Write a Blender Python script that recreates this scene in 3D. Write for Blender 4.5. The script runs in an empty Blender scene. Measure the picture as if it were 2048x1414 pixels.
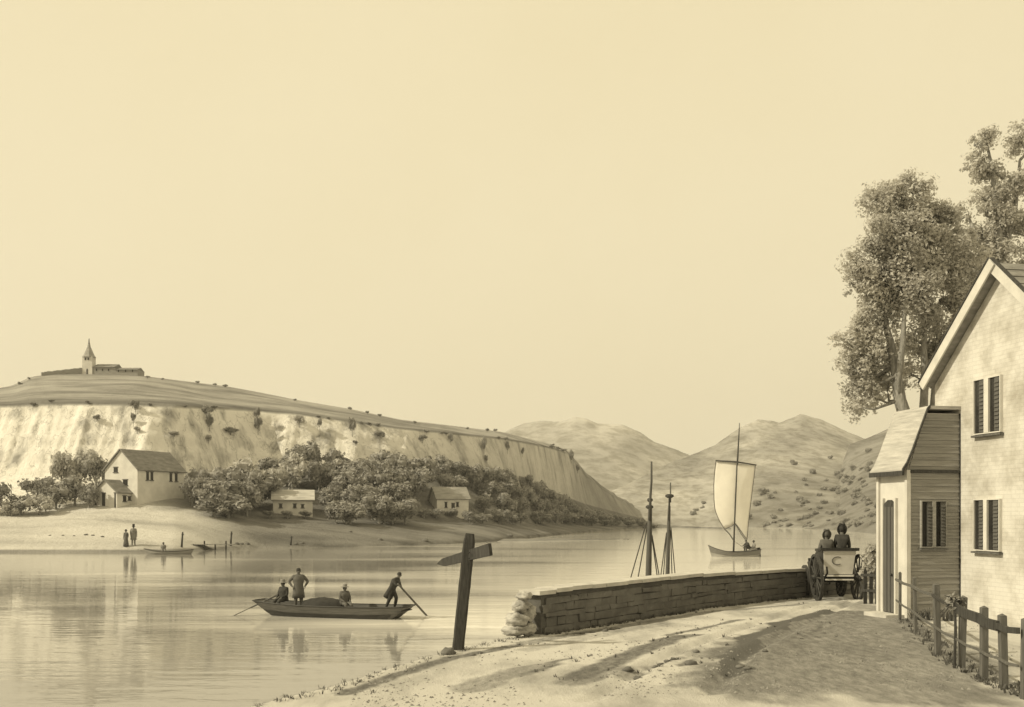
import bpy, math, random
from mathutils import Vector, Matrix, noise

random.seed(7)
sc = bpy.context.scene
COL = sc.collection
F = 1967.0            # focal length in photo pixels
HZ = 1030.0           # horizon row in the photo
CAMZ = 4.6
R = math.radians


def at(x, y, Y):
    return Vector(((x - 1024) / F * Y, Y, CAMZ - (y - HZ) / F * Y))


def on_level(x, y, z):
    Y = (CAMZ - z) * F / (y - HZ)
    return Vector(((x - 1024) / F * Y, Y, z))


def lerp(a, b, t):
    return a + (b - a) * t


def sstep(a, b, x):
    t = max(0.0, min(1.0, (x - a) / (b - a)))
    return t * t * (3 - 2 * t)


def interp(tab, x, k=1):
    if x <= tab[0][0]:
        return tab[0][k]
    for a, b in zip(tab, tab[1:]):
        if x <= b[0]:
            return lerp(a[k], b[k], (x - a[0]) / (b[0] - a[0]))
    return tab[-1][k]


def nz(x, y=0.0, z=0.0):
    return noise.noise(Vector((x, y, z)))


# ------------------------------------------------------------------ materials
def tint(v, k=0.76):
    v = v * (k if v > 0.12 else 1)
    return (v, v * 0.97, v * 0.90, 1)


class NT:
    def __init__(self, name):
        self.m = bpy.data.materials.new(name)
        self.m.use_nodes = True
        self.t = self.m.node_tree
        self.b = self.t.nodes['Principled BSDF']
        self.out = self.t.nodes['Material Output']

    def n(self, typ, **kw):
        nd = self.t.nodes.new(typ)
        for k, v in kw.items():
            if k in nd.inputs:
                nd.inputs[k].default_value = v
            else:
                setattr(nd, k, v)
        return nd

    def l(self, a, b):
        self.t.links.new(a, b)


def mapped(N, scale=(1, 1, 1), rot=(0, 0, 0), coord='Object'):
    tc = N.n('ShaderNodeTexCoord')
    mp = N.n('ShaderNodeMapping')
    mp.inputs['Scale'].default_value = scale
    mp.inputs['Rotation'].default_value = rot
    N.l(tc.outputs[coord], mp.inputs['Vector'])
    return mp.outputs['Vector']


def mat(name, v, var=0.25, scale=3.0, stretch=(1, 1, 1), rot=(0, 0, 0), bump=0.25, bdist=0.02, rough=0.85, detail=8,
        fine=True, transl=0.0):
    N = NT(name)
    vec = mapped(N, stretch, rot)
    n1 = N.n('ShaderNodeTexNoise', Scale=scale, Detail=detail, Roughness=0.62)
    N.l(vec, n1.inputs['Vector'])
    rp = N.n('ShaderNodeValToRGB')
    rp.color_ramp.elements[0].position = 0.3
    rp.color_ramp.elements[1].position = 0.7
    rp.color_ramp.elements[0].color = tint(v * (1 - var))
    rp.color_ramp.elements[1].color = tint(min(0.92, v * (1 + var)))
    N.l(n1.outputs['Fac'], rp.inputs['Fac'])
    N.l(rp.outputs['Color'], N.b.inputs['Base Color'])
    N.b.inputs['Roughness'].default_value = rough
    N.b.inputs['Specular IOR Level'].default_value = 0.25
    if bump > 0:
        n2 = N.n('ShaderNodeTexNoise', Scale=scale * 4, Detail=6)
        N.l(vec, n2.inputs['Vector'])
        bp = N.n('ShaderNodeBump', Strength=bump, Distance=bdist)
        N.l(n2.outputs['Fac'], bp.inputs['Height'])
        N.l(bp.outputs['Normal'], N.b.inputs['Normal'])
    if transl > 0:
        tr = N.n('ShaderNodeBsdfTranslucent')
        N.l(rp.outputs['Color'], tr.inputs['Color'])
        mx = N.n('ShaderNodeMixShader', Fac=transl)
        N.l(N.b.outputs['BSDF'], mx.inputs[1])
        N.l(tr.outputs['BSDF'], mx.inputs[2])
        N.l(mx.outputs['Shader'], N.out.inputs['Surface'])
    return N.m


M = {}
M['plaster'] = mat('whitewash', 0.76, 0.10, 2.5, bump=0.25, bdist=0.01)
M['plaster_far'] = mat('far_whitewash', 0.78, 0.14, 0.7, bump=0.1)
M['boards'] = mat('weathered_boards', 0.36, 0.28, 2.0, (0.5, 0.5, 8), bump=0.3, bdist=0.008)
M['shingle'] = mat('old_shingles', 0.30, 0.35, 3.0, (1, 1, 3), bump=0.4, bdist=0.02)
M['shingle_far'] = mat('far_tiles', 0.25, 0.35, 0.8, (1, 1, 4), bump=0.3, bdist=0.05)
M['pale_wood'] = mat('pale_painted_wood', 0.72, 0.12, 3.0, (1, 1, 1), bump=0.2, bdist=0.006)
M['dark_wood'] = mat('dark_tarred_wood', 0.05, 0.5, 4.0, (6, 6, 0.8), bump=0.5, bdist=0.01, rough=0.7)
M['mid_wood'] = mat('grey_weathered_wood', 0.14, 0.45, 4.0, (5, 5, 0.6), bump=0.5, bdist=0.012)
M['hull_mid'] = mat('hull_planks', 0.17, 0.35, 3.0, (0.4, 4, 6), bump=0.3, bdist=0.01, rough=0.6)
M['hull_ferry'] = mat('ferry_planks', 0.085, 0.35, 3.0, (0.4, 4, 6), bump=0.3, bdist=0.01, rough=0.6)
M['hull_dark'] = mat('hull_tar', 0.04, 0.4, 3.0, (0.5, 4, 4), bump=0.3, bdist=0.01, rough=0.5)
M['glass'] = mat('dark_window_glass', 0.03, 0.4, 2.0, bump=0.0, rough=0.15)
M['shutter'] = mat('brown_shutter', 0.115, 0.25, 4.0, (4, 4, 0.5), bump=0.4, bdist=0.01)
M['stone'] = mat('dark_wall_stone', 0.17, 0.40, 2.2, bump=0.6, bdist=0.03)
M['mortar'] = mat('dark_mortar', 0.12, 0.3, 5.0, bump=0.5)
M['stone_pale'] = mat('pale_wall_stone', 0.62, 0.2, 3.0, bump=0.4, bdist=0.02)
M['end_stone'] = mat('weathered_pale_stone', 0.50, 0.35, 4.0, bump=0.8, bdist=0.03)
M['rock'] = mat('brown_stone', 0.16, 0.4, 5.0, bump=0.5, bdist=0.02)
M['iron'] = mat('black_iron', 0.03, 0.3, 8.0, bump=0.1, rough=0.5)
M['bark'] = mat('tree_bark', 0.34, 0.45, 4.0, (4, 4, 0.7), bump=0.7, bdist=0.03)
M['leaf'] = mat('tree_leaves', 0.90, 0.38, 0.9, bump=0, rough=0.7, transl=0.5)
M['leaf_far'] = mat('thicket_leaves', 0.40, 0.45, 0.35, bump=0, rough=0.8, transl=0.2)
M['leaf_pale'] = mat('pale_thicket_leaves', 0.62, 0.3, 0.5, bump=0, rough=0.8, transl=0.25)
M['leaf_haze'] = mat('hillside_leaves', 0.44, 0.25, 0.2, bump=0, rough=0.8, transl=0.2)
M['grass'] = mat('rough_grass_blades', 0.13, 0.5, 2.0, bump=0, rough=0.8, transl=0.2)
M['sail'] = mat('canvas_sail', 1.05, 0.04, 1.0, (1, 1, 1), bump=0.15, bdist=0.03, transl=0.25)
M['mast_wood'] = mat('dark_mast_spar', 0.11, 0.35, 4.0, (5, 5, 0.6), bump=0.4, bdist=0.01)
M['rope'] = mat('tarred_rope', 0.09, 0.3, 6.0, bump=0.2)
M['tarp'] = mat('tarpaulin', 0.032, 0.4, 2.0, bump=0.6, bdist=0.04)
M['skin'] = mat('skin', 0.19, 0.15, 6.0, bump=0.05)
M['cloth_dark'] = mat('dark_cloth', 0.045, 0.4, 6.0, bump=0.3)
M['cloth_mid'] = mat('brown_cloth', 0.13, 0.35, 6.0, bump=0.3)
M['cloth_grey'] = mat('grey_cloth', 0.28, 0.3, 6.0, bump=0.3)
M['cloth_pale'] = mat('pale_cloth', 0.55, 0.15, 6.0, bump=0.2)
M['straw'] = mat('straw_hat', 0.30, 0.2, 8.0, bump=0.3)
M['sand'] = mat('sandbar_silt', 0.24, 0.35, 0.12, (1, 0.35, 1), bump=0.3, bdist=0.1)


def brick_mat():
    N = NT('painted_brickwork')
    vec = mapped(N, (1, 1, 1), (R(90), 0, R(0)), 'UV')
    br = N.n('ShaderNodeTexBrick', Scale=1.0)
    br.inputs['Color1'].default_value = tint(0.80)
    br.inputs['Color2'].default_value = tint(0.75)
    br.inputs['Mortar'].default_value = tint(0.69)
    br.inputs['Mortar Size'].default_value = 0.007
    br.inputs['Brick Width'].default_value = 0.24
    br.inputs['Row Height'].default_value = 0.085
    tc = N.n('ShaderNodeTexCoord')
    N.l(tc.outputs['UV'], br.inputs['Vector'])
    n1 = N.n('ShaderNodeTexNoise', Scale=1.3, Detail=9, Roughness=0.65)
    N.l(tc.outputs['Object'], n1.inputs['Vector'])
    rp = N.n('ShaderNodeValToRGB')
    rp.color_ramp.elements[0].position = 0.35
    rp.color_ramp.elements[1].position = 0.6
    rp.color_ramp.elements[0].color = (0.60, 0.58, 0.54, 1)
    rp.color_ramp.elements[1].color = (1, 1, 1, 1)
    N.l(n1.outputs['Fac'], rp.inputs['Fac'])
    mx = N.n('ShaderNodeMix', data_type='RGBA', blend_type='MULTIPLY')
    mx.inputs['Factor'].default_value = 1.0
    N.l(br.outputs['Color'], mx.inputs['A'])
    N.l(rp.outputs['Color'], mx.inputs['B'])
    N.l(mx.outputs['Result'], N.b.inputs['Base Color'])
    N.b.inputs['Roughness'].default_value = 0.9
    bp = N.n('ShaderNodeBump', Strength=0.35, Distance=0.01)
    N.l(br.outputs['Fac'], bp.inputs['Height'])
    bp.invert = True
    N.l(bp.outputs['Normal'], N.b.inputs['Normal'])
    return N.m


M['brick'] = brick_mat()


def ground_mat():
    """road and yard: pale trodden earth, the attribute 'mud' marks damp ruts and patches plus painted house-side shade"""
    N = NT('trodden_earth')
    vec = mapped(N, (1.0, 0.35, 1), (0, 0, R(-38)))
    n1 = N.n('ShaderNodeTexNoise', Scale=0.75, Detail=10, Roughness=0.62)
    N.l(vec, n1.inputs['Vector'])
    rp = N.n('ShaderNodeValToRGB')
    e = rp.color_ramp.elements
    e[0].position = 0.33
    e[0].color = tint(0.40)
    e[1].position = 0.54
    e[1].color = tint(0.74)
    N.l(n1.outputs['Fac'], rp.inputs['Fac'])
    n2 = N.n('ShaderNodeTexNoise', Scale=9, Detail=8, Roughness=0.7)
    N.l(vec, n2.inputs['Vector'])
    at_ = N.n('ShaderNodeAttribute', attribute_name='mud_shade')
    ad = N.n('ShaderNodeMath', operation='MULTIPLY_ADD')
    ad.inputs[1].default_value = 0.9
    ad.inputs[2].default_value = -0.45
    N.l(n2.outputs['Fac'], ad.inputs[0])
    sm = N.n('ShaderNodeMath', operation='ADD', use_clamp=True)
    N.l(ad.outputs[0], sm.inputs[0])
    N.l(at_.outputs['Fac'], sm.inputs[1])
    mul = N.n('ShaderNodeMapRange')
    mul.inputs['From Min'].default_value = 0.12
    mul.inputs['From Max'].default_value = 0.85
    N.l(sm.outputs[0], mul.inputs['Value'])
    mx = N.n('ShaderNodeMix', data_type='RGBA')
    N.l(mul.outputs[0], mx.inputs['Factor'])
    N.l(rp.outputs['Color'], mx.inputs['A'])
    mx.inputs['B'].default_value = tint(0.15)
    N.l(mx.outputs['Result'], N.b.inputs['Base Color'])
    N.b.inputs['Roughness'].default_value = 0.92
    N.b.inputs['Specular IOR Level'].default_value = 0.2
    n3 = N.n('ShaderNodeTexNoise', Scale=14, Detail=12, Roughness=0.8)
    N.l(vec, n3.inputs['Vector'])
    bp = N.n('ShaderNodeBump', Strength=0.9, Distance=0.05)
    N.l(n3.outputs['Fac'], bp.inputs['Height'])
    N.l(bp.outputs['Normal'], N.b.inputs['Normal'])
    return N.m


def hill_mat(name, lo, hi, scale, stretch, rot, p0=0.38, p1=0.62, bdist=0.6):
    N = NT(name)
    vec = mapped(N, stretch, rot)
    n1 = N.n('ShaderNodeTexNoise', Scale=scale, Detail=10, Roughness=0.6)
    N.l(vec, n1.inputs['Vector'])
    rp = N.n('ShaderNodeValToRGB')
    e = rp.color_ramp.elements
    e[0].position, e[1].position = p0, p1
    e[0].color, e[1].color = tint(lo), tint(hi)
    N.l(n1.outputs['Fac'], rp.inputs['Fac'])
    n2 = N.n('ShaderNodeTexNoise', Scale=scale * 9, Detail=8, Roughness=0.7)
    N.l(vec, n2.inputs['Vector'])
    rp2 = N.n('ShaderNodeValToRGB')
    rp2.color_ramp.elements[0].position, rp2.color_ramp.elements[1].position = 0.40, 0.56
    rp2.color_ramp.elements[0].color, rp2.color_ramp.elements[1].color = (0.66, 0.65, 0.62, 1), (1, 1, 1, 1)
    N.l(n2.outputs['Fac'], rp2.inputs['Fac'])
    mm = N.n('ShaderNodeMix', data_type='RGBA', blend_type='MULTIPLY')
    mm.inputs['Factor'].default_value = 1.0
    N.l(rp.outputs['Color'], mm.inputs['A'])
    N.l(rp2.outputs['Color'], mm.inputs['B'])
    N.l(mm.outputs['Result'], N.b.inputs['Base Color'])
    N.b.inputs['Roughness'].default_value = 1
    N.b.inputs['Specular IOR Level'].default_value = 0.1
    n3 = N.n('ShaderNodeTexNoise', Scale=scale * 8, Detail=8, Roughness=0.7)
    N.l(vec, n3.inputs['Vector'])
    bp = N.n('ShaderNodeBump', Strength=0.5, Distance=bdist)
    N.l(n3.outputs['Fac'], bp.inputs['Height'])
    N.l(bp.outputs['Normal'], N.b.inputs['Normal'])
    return N.m


def cliff_mat():
    """far bank: attribute 'zone' r=cliff g=scrub b=sand; rest = hill pasture, also mixed in as painted shade on the right cliff"""
    N = NT('far_bank_soil')
    at_ = N.n('ShaderNodeAttribute', attribute_name='zone')
    sep = N.n('ShaderNodeSeparateColor')
    N.l(at_.outputs['Color'], sep.inputs['Color'])
    tc = N.n('ShaderNodeTexCoord')

    def nramp(scale, stretch, lo, hi, p0, p1, rough=0.6):
        mp = N.n('ShaderNodeMapping')
        mp.inputs['Scale'].default_value = stretch
        N.l(tc.outputs['Object'], mp.inputs['Vector'])
        n1 = N.n('ShaderNodeTexNoise', Scale=scale, Detail=10, Roughness=rough)
        N.l(mp.outputs['Vector'], n1.inputs['Vector'])
        rp = N.n('ShaderNodeValToRGB')
        e = rp.color_ramp.elements
        e[0].position, e[1].position = p0, p1
        e[0].color, e[1].color = tint(lo), tint(hi)
        N.l(n1.outputs['Fac'], rp.inputs['Fac'])
        return rp.outputs['Color']
    past = nramp(0.09, (0.5, 1.0, 1.0), 0.22, 0.46, 0.38, 0.60, 0.7)
    rock = nramp(0.22, (1, 1, 0.22), 0.40, 0.98, 0.34, 0.50)
    mpc = N.n('ShaderNodeMapping')
    mpc.inputs['Scale'].default_value = (1, 1, 0.16)
    N.l(tc.outputs['Object'], mpc.inputs['Vector'])
    cr = N.n('ShaderNodeTexNoise', Scale=0.30, Detail=4, Roughness=0.6)
    N.l(mpc.outputs['Vector'], cr.inputs['Vector'])
    c1 = N.n('ShaderNodeMath', operation='SUBTRACT')
    c1.inputs[1].default_value = 0.5
    N.l(cr.outputs['Fac'], c1.inputs[0])
    c2 = N.n('ShaderNodeMath', operation='ABSOLUTE')
    N.l(c1.outputs[0], c2.inputs[0])
    c3 = N.n('ShaderNodeMapRange')
    c3.inputs['From Min'].default_value = 0.004
    c3.inputs['From Max'].default_value = 0.016
    c3.inputs['To Min'].default_value = 0.70
    c3.inputs['To Max'].default_value = 1.0
    N.l(c2.outputs[0], c3.inputs['Value'])
    cm = N.n('ShaderNodeMix', data_type='RGBA', blend_type='MULTIPLY')
    cm.inputs['Factor'].default_value = 1.0
    N.l(rock, cm.inputs['A'])
    N.l(c3.outputs['Result'], cm.inputs['B'])
    rock = cm.outputs['Result']
    scrub = nramp(0.12, (0.5, 1.5, 1), 0.10, 0.30, 0.35, 0.68)
    sand = nramp(0.10, (0.4, 1.5, 1), 0.46, 0.74, 0.30, 0.55)
    c = past
    for ch, src in (('Red', rock), ('Green', scrub), ('Blue', sand)):
        mx = N.n('ShaderNodeMix', data_type='RGBA')
        N.l(sep.outputs[ch], mx.inputs['Factor'])
        N.l(c, mx.inputs['A'])
        N.l(src, mx.inputs['B'])
        c = mx.outputs['Result']
    N.l(c, N.b.inputs['Base Color'])
    N.b.inputs['Roughness'].default_value = 1
    N.b.inputs['Specular IOR Level'].default_value = 0.1
    n3 = N.n('ShaderNodeTexNoise', Scale=0.5, Detail=10, Roughness=0.72)
    N.l(tc.outputs['Object'], n3.inputs['Vector'])
    bp = N.n('ShaderNodeBump', Strength=0.7, Distance=0.9)
    N.l(n3.outputs['Fac'], bp.inputs['Height'])
    N.l(bp.outputs['Normal'], N.b.inputs['Normal'])
    return N.m


def water_mat():
    N = NT('river_water')
    tc = N.n('ShaderNodeTexCoord')

    def ns(scale, stretch, detail, rot=0, loc=(0, 0, 0)):
        mp = N.n('ShaderNodeMapping')
        mp.inputs['Location'].default_value = loc
        mp.inputs['Scale'].default_value = stretch
        mp.inputs['Rotation'].default_value = (0, 0, rot)
        N.l(tc.outputs['Object'], mp.inputs['Vector'])
        n1 = N.n('ShaderNodeTexNoise', Scale=scale, Detail=detail, Roughness=0.55)
        N.l(mp.outputs['Vector'], n1.inputs['Vector'])
        return n1.outputs['Fac']
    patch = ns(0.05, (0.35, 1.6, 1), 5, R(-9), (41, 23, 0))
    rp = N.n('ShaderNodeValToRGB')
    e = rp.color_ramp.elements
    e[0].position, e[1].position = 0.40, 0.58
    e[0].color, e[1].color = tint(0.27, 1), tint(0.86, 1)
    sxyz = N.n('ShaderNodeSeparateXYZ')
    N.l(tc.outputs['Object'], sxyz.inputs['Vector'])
    shoal = N.n('ShaderNodeMapRange', interpolation_type='SMOOTHSTEP')  # plain left-to-right gradient of the water colour
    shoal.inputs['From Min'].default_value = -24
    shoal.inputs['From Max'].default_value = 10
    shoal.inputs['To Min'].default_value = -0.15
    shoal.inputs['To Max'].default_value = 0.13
    N.l(sxyz.outputs['X'], shoal.inputs['Value'])  # water colour runs paler towards the right
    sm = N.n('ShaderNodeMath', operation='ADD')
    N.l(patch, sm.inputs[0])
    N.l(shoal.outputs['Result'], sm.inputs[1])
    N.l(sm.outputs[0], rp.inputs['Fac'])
    N.l(rp.outputs['Color'], N.b.inputs['Base Color'])
    N.b.inputs['Roughness'].default_value = 0.03
    N.b.inputs['IOR'].default_value = 1.33
    w1 = ns(1.2, (0.35, 1.3, 1), 3)
    w2 = ns(0.25, (0.4, 1.5, 1), 2, R(9))
    ad = N.n('ShaderNodeMath', operation='MULTIPLY_ADD')
    ad.inputs[1].default_value = 1.6
    N.l(w2, ad.inputs[0])
    N.l(w1, ad.inputs[2])
    bp = N.n('ShaderNodeBump', Strength=0.22, Distance=0.05)
    N.l(ad.outputs[0], bp.inputs['Height'])
    N.l(bp.outputs['Normal'], N.b.inputs['Normal'])
    return N.m


M['ground'] = ground_mat()
M['cliff'] = cliff_mat()
M['water'] = water_mat()
M['hill_right'] = hill_mat('hillside_heath', 0.27, 0.58, 0.012, (1.6, 0.5, 1.2), (0, R(35), R(25)))
M['hill_near'] = hill_mat('wooded_hillside', 0.23, 0.36, 0.015, (1.6, 0.5, 1.2), (0, R(35), R(25)))
M['hill_mid'] = hill_mat('peak_heath', 0.38, 0.70, 0.007, (1, 0.4, 1.6), (0, R(-25), 0))
M['hill_far'] = hill_mat('distant_heath', 0.44, 0.56, 0.01, (1, 1, 1), (0, 0, 0))


# ------------------------------------------------------------------ mesh builder
class MB:
    def __init__(self):
        self.v, self.f, self.mi = [], [], []

    def add(self, vs, fs, mi=0):
        o = len(self.v)
        self.v.extend(Vector(v) for v in vs)
        self.f.extend(tuple(i + o for i in f) for f in fs)
        self.mi.extend([mi] * len(fs))
        return self

    def frame(self, c, s, ax, ay, az, mi=0):
        """box with centre c, full sizes s along the three given axes"""
        c, ax, ay, az = Vector(c), Vector(ax).normalized(), Vector(ay).normalized(), Vector(az).normalized()
        vs = [c + ax * (i * s[0] / 2) + ay * (j * s[1] / 2) + az * (k * s[2] / 2) for i in (-1, 1) for j in (-1, 1) for k in (-1, 1)]
        return self.add(vs, [(0, 1, 3, 2), (4, 6, 7, 5), (0, 4, 5, 1), (2, 3, 7, 6), (0, 2, 6, 4), (1, 5, 7, 3)], mi)

    def box(self, c, s, rz=0, mi=0):
        ax = Vector((math.cos(rz), math.sin(rz), 0))
        ay = Vector((-math.sin(rz), math.cos(rz), 0))
        return self.frame(c, s, ax, ay, (0, 0, 1), mi)

    def beam(self, a, b, w, h, up=(0, 0, 1), mi=0):
        a, b = Vector(a), Vector(b)
        d = b - a
        side = d.cross(Vector(up)).normalized()
        upv = side.cross(d).normalized()
        return self.frame((a + b) / 2, (d.length, w, h), d, side, upv, mi)

    def path(self, pts, rad, n=8, mi=0, cap=True):
        pts = [Vector(p) for p in pts]
        if not isinstance(rad, (list, tuple)):
            rad = [rad] * len(pts)
        vs, fs = [], []
        ref = Vector((0.31, 0.72, 0.62))
        for i, p in enumerate(pts):
            d = (pts[min(i + 1, len(pts) - 1)] - pts[max(i - 1, 0)]).normalized()
            a = d.cross(ref)
            if a.length < 0.05:
                a = d.cross(Vector((1, 0, 0)))
            a.normalize()
            b = d.cross(a)
            for k in range(n):
                t = 2 * math.pi * k / n
                vs.append(p + (a * math.cos(t) + b * math.sin(t)) * rad[i])
        for i in range(len(pts) - 1):
            for k in range(n):
                k2 = (k + 1) % n
                fs.append((i * n + k, i * n + k2, (i + 1) * n + k2, (i + 1) * n + k))
        if cap:
            fs.append(tuple(range(n - 1, -1, -1)))
            fs.append(tuple((len(pts) - 1) * n + k for k in range(n)))
        return self.add(vs, fs, mi)

    def lathe(self, prof, n=16, M4=None, mi=0, sx=1, sy=1):
        vs, fs = [], []
        for r, z in prof:
            for k in range(n):
                t = 2 * math.pi * k / n
                vs.append(Vector((r * math.cos(t) * sx, r * math.sin(t) * sy, z)))
        for i in range(len(prof) - 1):
            for k in range(n):
                k2 = (k + 1) % n
                fs.append((i * n + k, i * n + k2, (i + 1) * n + k2, (i + 1) * n + k))
        fs.append(tuple(range(n - 1, -1, -1)))
        fs.append(tuple((len(prof) - 1) * n + k for k in range(n)))
        if M4:
            vs = [M4 @ v for v in vs]
        return self.add(vs, fs, mi)

    def prism(self, poly, ext, mi=0):
        """polygon (3-D points) extruded along ext"""
        n = len(poly)
        ext = Vector(ext)
        vs = [Vector(p) for p in poly] + [Vector(p) + ext for p in poly]
        fs = [tuple(range(n - 1, -1, -1)), tuple(range(n, 2 * n))]
        fs += [(i, (i + 1) % n, n + (i + 1) % n, n + i) for i in range(n)]
        return self.add(vs, fs, mi)

    def blob(self, c, rad, jit=0.15, seed=0, nu=9, nv=6, mi=0, freq=1.7):
        vs, fs = [], []
        c = Vector(c)
        for j in range(nv + 1):
            ph = math.pi * j / nv
            for i in range(nu):
                t = 2 * math.pi * i / nu
                d = Vector((math.sin(ph) * math.cos(t), math.sin(ph) * math.sin(t), math.cos(ph)))
                k = 1 + jit * nz(d.x * freq + seed * 3.7, d.y * freq + seed, d.z * freq) * 2
                vs.append(c + Vector((d.x * rad[0], d.y * rad[1], d.z * rad[2])) * k)
        for j in range(nv):
            for i in range(nu):
                i2 = (i + 1) % nu
                fs.append((j * nu + i, (j + 1) * nu + i, (j + 1) * nu + i2, j * nu + i2))
        return self.add(vs, fs, mi)

    def leaves(self, c, rad, n, size, rng, shell=0.5, mi=0, droop=0.0):
        c = Vector(c)
        vs, fs = [], []
        for _ in range(n):
            while True:
                d = Vector((rng.uniform(-1, 1), rng.uniform(-1, 1), rng.uniform(-1, 1)))
                if 0.05 < d.length < 1:
                    break
            d.normalize()
            k = rng.random() ** (1 - shell * 0.75)
            p = c + Vector((d.x * rad[0], d.y * rad[1], d.z * rad[2])) * k
            nrm = (d + Vector((rng.uniform(-1, 1), rng.uniform(-1, 1), rng.uniform(-0.6, 1.1)))).normalized()
            a = nrm.cross(Vector((rng.uniform(-1, 1), rng.uniform(-1, 1), rng.uniform(-1, 1) - droop)))
            if a.length < 0.01:
                continue
            a.normalize()
            b = nrm.cross(a)
            s = size * rng.uniform(0.6, 1.4)
            o = len(vs)
            bend = nrm * s * 0.12
            vs += [p - a * s * 0.62, p - b * s * 0.34 + bend, p + a * s * 0.62, p + b * s * 0.34 + bend]
            fs.append((o, o + 1, o + 2, o + 3))
        return self.add(vs, fs, mi)

    def build(self, name, mats, parent=None, smooth=False, local=False, uv=None):
        vs = self.v
        if parent is not None and not local:
            off = Vector((0, 0, 0))
            p = parent
            while p is not None:
                off += p.location
                p = p.parent
            vs = [v - off for v in vs]
        me = bpy.data.meshes.new(name)
        me.from_pydata([tuple(v) for v in vs], [], self.f)
        if not isinstance(mats, (list, tuple)):
            mats = [mats]
        for m in mats:
            me.materials.append(m)
        if len(mats) > 1:
            me.polygons.foreach_set('material_index', self.mi)
        if smooth:
            me.polygons.foreach_set('use_smooth', [True] * len(me.polygons))
        if uv:
            lay = me.uv_layers.new(name='UVMap')
            for lp in me.loops:
                lay.data[lp.index].uv = uv(self.v[lp.vertex_index])
        me.update()
        o = bpy.data.objects.new(name, me)
        COL.objects.link(o)
        if parent is not None:
            o.parent = parent
        return o


def tag(o, label=None, cat=None, group=None, kind=None):
    if label:
        o['label'] = label
    if cat:
        o['category'] = cat
    if group:
        o['group'] = group
    if kind:
        o['kind'] = kind
    return o


def thing(name, label, cat, loc, group=None, rz=0):
    o = bpy.data.objects.new(name, None)
    o.empty_display_size = 0.2
    COL.objects.link(o)
    o.location = loc
    o.rotation_euler = (0, 0, rz)
    return tag(o, label, cat, group)


def copy_tree(o, parent=None):
    c = o.copy()
    COL.objects.link(c)
    c.parent = parent
    for ch in list(o.children):
        copy_tree(ch, c)
    return c


# ------------------------------------------------------------------ near bank: bank edge, ground, road
EDGE = [(-16, -14), (-9.5, 0), (-5.6, 8.5), (-2.75, 14.2), (-1.15, 18.2), (0.3, 20.5), (2.69, 23.5), (5.08, 26.6),
        (8.0, 29.5), (10.2, 31.2), (14, 33), (30, 39), (80, 50)]


def edge_dist(X, Y):
    """signed distance to the bank edge, positive on land, and the nearest point's y"""
    best, sgn, yy = 1e9, 1, 0
    for (ax, ay), (bx, by) in zip(EDGE, EDGE[1:]):
        dx, dy = bx - ax, by - ay
        t = max(0, min(1, ((X - ax) * dx + (Y - ay) * dy) / (dx * dx + dy * dy)))
        px, py = ax + t * dx, ay + t * dy
        d = math.hypot(X - px, Y - py)
        if d < best - 1e-9:
            best, yy = d, py
            sgn = 1 if (dx * (Y - ay) - dy * (X - ax)) < 0 else -1
    return best * sgn, yy


RUTS = [[(1180, 1420), (1330, 1330), (1470, 1270), (1590, 1222), (1648, 1200)],
        [(1420, 1420), (1500, 1330), (1590, 1270), (1670, 1228), (1708, 1202)]]
# damp patches and painted shade of the road: (photo x, photo y, half width m, strength) polylines
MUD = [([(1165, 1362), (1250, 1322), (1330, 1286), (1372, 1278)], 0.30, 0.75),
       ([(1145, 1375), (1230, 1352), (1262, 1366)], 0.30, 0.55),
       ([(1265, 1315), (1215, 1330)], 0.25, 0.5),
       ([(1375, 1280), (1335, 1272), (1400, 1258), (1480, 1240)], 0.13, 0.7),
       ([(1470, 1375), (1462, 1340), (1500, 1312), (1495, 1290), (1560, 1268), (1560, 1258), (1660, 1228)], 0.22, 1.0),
       ([(1520, 1330), (1600, 1280), (1700, 1240)], 0.9, 0.70),  # broad strokes from here paint the house-side shadow into the earth colour
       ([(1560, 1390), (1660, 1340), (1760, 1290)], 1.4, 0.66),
       ([(1740, 1255), (1800, 1320), (1830, 1420)], 1.2, 0.60),  # painted shadow carried on along the house
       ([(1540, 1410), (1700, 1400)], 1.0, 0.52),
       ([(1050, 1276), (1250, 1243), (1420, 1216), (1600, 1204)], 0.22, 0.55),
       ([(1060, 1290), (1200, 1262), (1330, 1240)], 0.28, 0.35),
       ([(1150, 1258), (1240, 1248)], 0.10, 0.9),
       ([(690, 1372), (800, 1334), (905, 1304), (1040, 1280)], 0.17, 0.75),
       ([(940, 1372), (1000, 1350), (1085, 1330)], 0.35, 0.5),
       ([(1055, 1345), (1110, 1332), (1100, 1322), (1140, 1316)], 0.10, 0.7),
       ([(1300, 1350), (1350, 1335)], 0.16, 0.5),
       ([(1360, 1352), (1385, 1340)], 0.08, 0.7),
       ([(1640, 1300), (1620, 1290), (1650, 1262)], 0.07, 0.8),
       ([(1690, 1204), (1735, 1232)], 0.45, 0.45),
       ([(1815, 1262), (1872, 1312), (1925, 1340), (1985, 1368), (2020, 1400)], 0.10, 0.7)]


def to_world(pl, z=2.2):
    return [on_level(x, y, z) for x, y in pl]


MUD_SHADE_W = [(to_world(p), w, s) for p, w, s in MUD]
RUTW = [to_world(p) for p in RUTS]


def pl_dist(pl, X, Y):
    best = 1e9
    for a, b in zip(pl, pl[1:]):
        dx, dy = b.x - a.x, b.y - a.y
        L = dx * dx + dy * dy or 1e-9
        t = max(0, min(1, ((X - a.x) * dx + (Y - a.y) * dy) / L))
        best = min(best, math.hypot(X - a.x - t * dx, Y - a.y - t * dy))
    return best


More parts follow.
